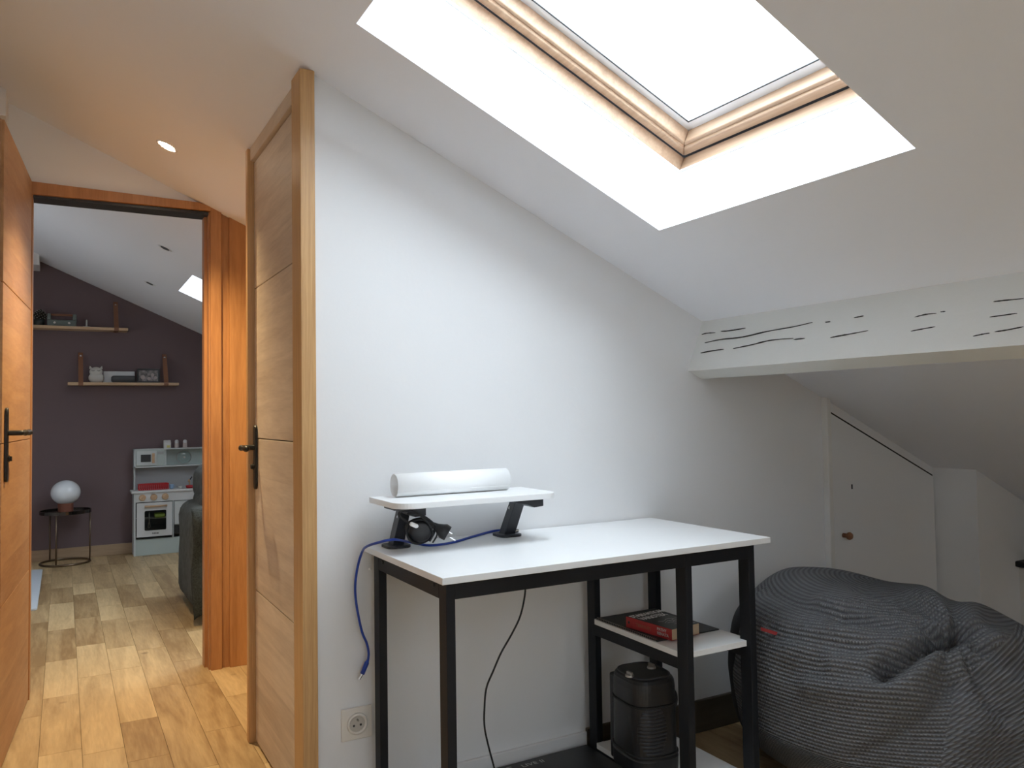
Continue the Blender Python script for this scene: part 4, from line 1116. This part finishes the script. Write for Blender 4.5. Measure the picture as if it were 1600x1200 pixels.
t = tag(newobj('toy_bowl', lathe(BM(), [(.008, 0), (.018, .018), (.0165, .018), (.006, .003), (0, .003)], (.85, KF+.05, .5235), 18), M['cream'], smooth=True), 'small cream toy bowl in the middle of the play worktop', 'bowl')
t = thing('toy_tap', 'grey toy tap with beech neck on the play kitchen worktop', 'tap', (.93, KF+.1, .5235))
bm = BM(); tube(bm, smoothpath([(.93, KF+.1, .5235), (.93, KF+.1, .57), (.925, KF+.085, .588), (.915, KF+.06, .578)], 5), .006, 10); newobj('tap_neck', bm, M['beech'], t, smooth=True)
bm = BM(); tube(bm, [(.93, KF+.1, .585), (.95, KF+.1, .612)], .005, 8); newobj('tap_lever', bm, M['dark'], t)
t = thing('toy_pan', 'red toy pan at the right of the play worktop', 'pan', (.93, KF+.03, .5235))
bm = BM(); lathe(bm, [(.034, 0), (.04, .022), (.038, .022), (.032, .003), (0, .003)], (.93, KF+.035, .5235), 24); newobj('pan_body', bm, M['red'], t, smooth=True)
bm = BM(); tube(bm, [(.968, KF+.035, .54), (1.02, KF+.035, .545)], .005, 8); newobj('pan_handle', bm, M['red'], t)
# glass lid in hutch
t = thing('saucepan_cover', 'round glass toy pan lid standing in the open top shelf of the play kitchen', 'pan lid', (.89, BY-.08, .7165))
bm = BM(); tube(bm, [(.89+.057*math.cos(2*PI*i/36), BY-.075, .7775+.057*math.sin(2*PI*i/36)) for i in range(36)], .003, 6, True); newobj('lid_rim', bm, M['steel'], t)
bm = BM(); lathe(bm, [(0, -.012), (.03, -.008), (.056, 0), (.056, .002), (.03, -.006), (0, -.01)], (.89, BY-.075, .7775), 32, 'y'); newobj('lid_glass', bm, M['clear'], t, smooth=True)
bm = BM(); lathe(bm, [(0, -.026), (.009, -.024), (.009, -.014), (.004, -.010)], (.89, BY-.075, .7775), 14, 'y'); newobj('lid_knob', bm, M['cream'], t)
# carton and bottles on top
t = thing('toy_milk_carton', 'white toy milk carton on top of the play kitchen', 'carton', (.755, BY-.075, .858))
bm = BM(); box(bm, (.73, BY-.10, .8582), (.785, BY-.05, .905)); newobj('carton_body', bm, M['toyw'], t)
bm = BM(); yz(bm, [(BY-.10, .905), (BY-.05, .905), (BY-.07, .924), (BY-.08, .924)], .731, .784); newobj('carton_gable', bm, M['toyw'], t)
bm = BM(); box(bm, (.752, BY-.1012, .862), (.778, BY-.1, .882)); newobj('label_patch', bm, plain('yellow_print', (.6, .55, .2), .5), t)
for i, (x, lab) in enumerate(((.832, 'pale toy salt shaker on the play kitchen, next to the milk carton'), (.897, 'pale toy pepper shaker on the play kitchen, the one farther right'))):
    t = thing('toy_shaker', lab, 'shaker', (x, BY-.075, .858), 'shakers on top of the play kitchen')
    bm = BM(); lathe(bm, [(.0165, 0), (.0175, .003), (.0165, .035), (.015, .04), (0, .04)], (x, BY-.075, .8583), 18); newobj('shaker_body', bm, plain('shaker_pink', (.55, .47, .44), .4), t, smooth=True)
    bm = BM(); lathe(bm, [(.015, .04), (.0165, .046), (.0155, .058), (.009, .066), (0, .068)], (x, BY-.075, .8583), 18); newobj('shaker_cap', bm, M['toyw'], t, smooth=True)

# ---- sofa behind the jamb
SF = thing('sofa', 'grey green velvet sofa end seen behind the door jamb', 'sofa', (1.1, 5.0, 0))
def soft(name, a, b, r, ma, puff=0, nz_=.01, cuts=6):
    bm = softbox(a, b, r, cuts, puff)
    for v in bm.verts:
        k = noise.noise(v.co*6)*nz_+noise.noise(v.co*17)*nz_*.3; v.co += Vector((k, k, k*.5))
    for v in bm.verts: v.co.z = max(v.co.z, .002)
    return newobj(name, bm, ma, SF, smooth=True)
soft('sofa_base', (.665, 4.62, .03), (1.9, 5.45, .44), .06, M['sofa'])
soft('sofa_arm', (.622, 4.70, .02), (.83, 5.40, .60), .085, M['sofa'], .05)
soft('backrest', (.70, 4.78, .40), (1.0, 5.34, .70), .09, M['sofa'], .1)
soft('headrest', (.715, 4.90, .585), (.98, 5.42, .825), .09, M['sofa'], .12)
# dark throw hanging over the near side
bm = BM(); nu, nv = 26, 30; g = []
for i in range(nu+1):
    u = i/nu; row = []
    for j in range(nv+1):
        v = j/nv
        x = .612+.30*u; y = 4.575-.02*math.sin(v*9+u*5)-.02*math.sin(u*14)
        z = .60-.56*v+.03*math.sin(u*11)*v
        if v < .08: y += .06*(1-v/.08)
        row.append(bm.verts.new((x, y, max(z, .02))))
    g.append(row)
for i in range(nu):
    for j in range(nv): bm.faces.new((g[i][j], g[i+1][j], g[i+1][j+1], g[i][j+1]))
o = newobj('fur_throw', bm, M['throw'], smooth=True); tag(o, 'dark shaggy throw draped down the near end of the grey sofa', 'throw')
md = o.modifiers.new('s', 'SOLIDIFY'); md.thickness = .02
# tiny wall plug
for (a, b), lb in (((578, 889), 'tiny white wall plug beside the desk left of its back leg'),):
    p = atY(a, b, WY); bm = BM(); lathe(bm, [(0, -.003), (.0035, -.002), (.004, 0)], p, 10, 'y'); tag(newobj('wall_plug', bm, M['white'], smooth=True), lb, 'wall plug')
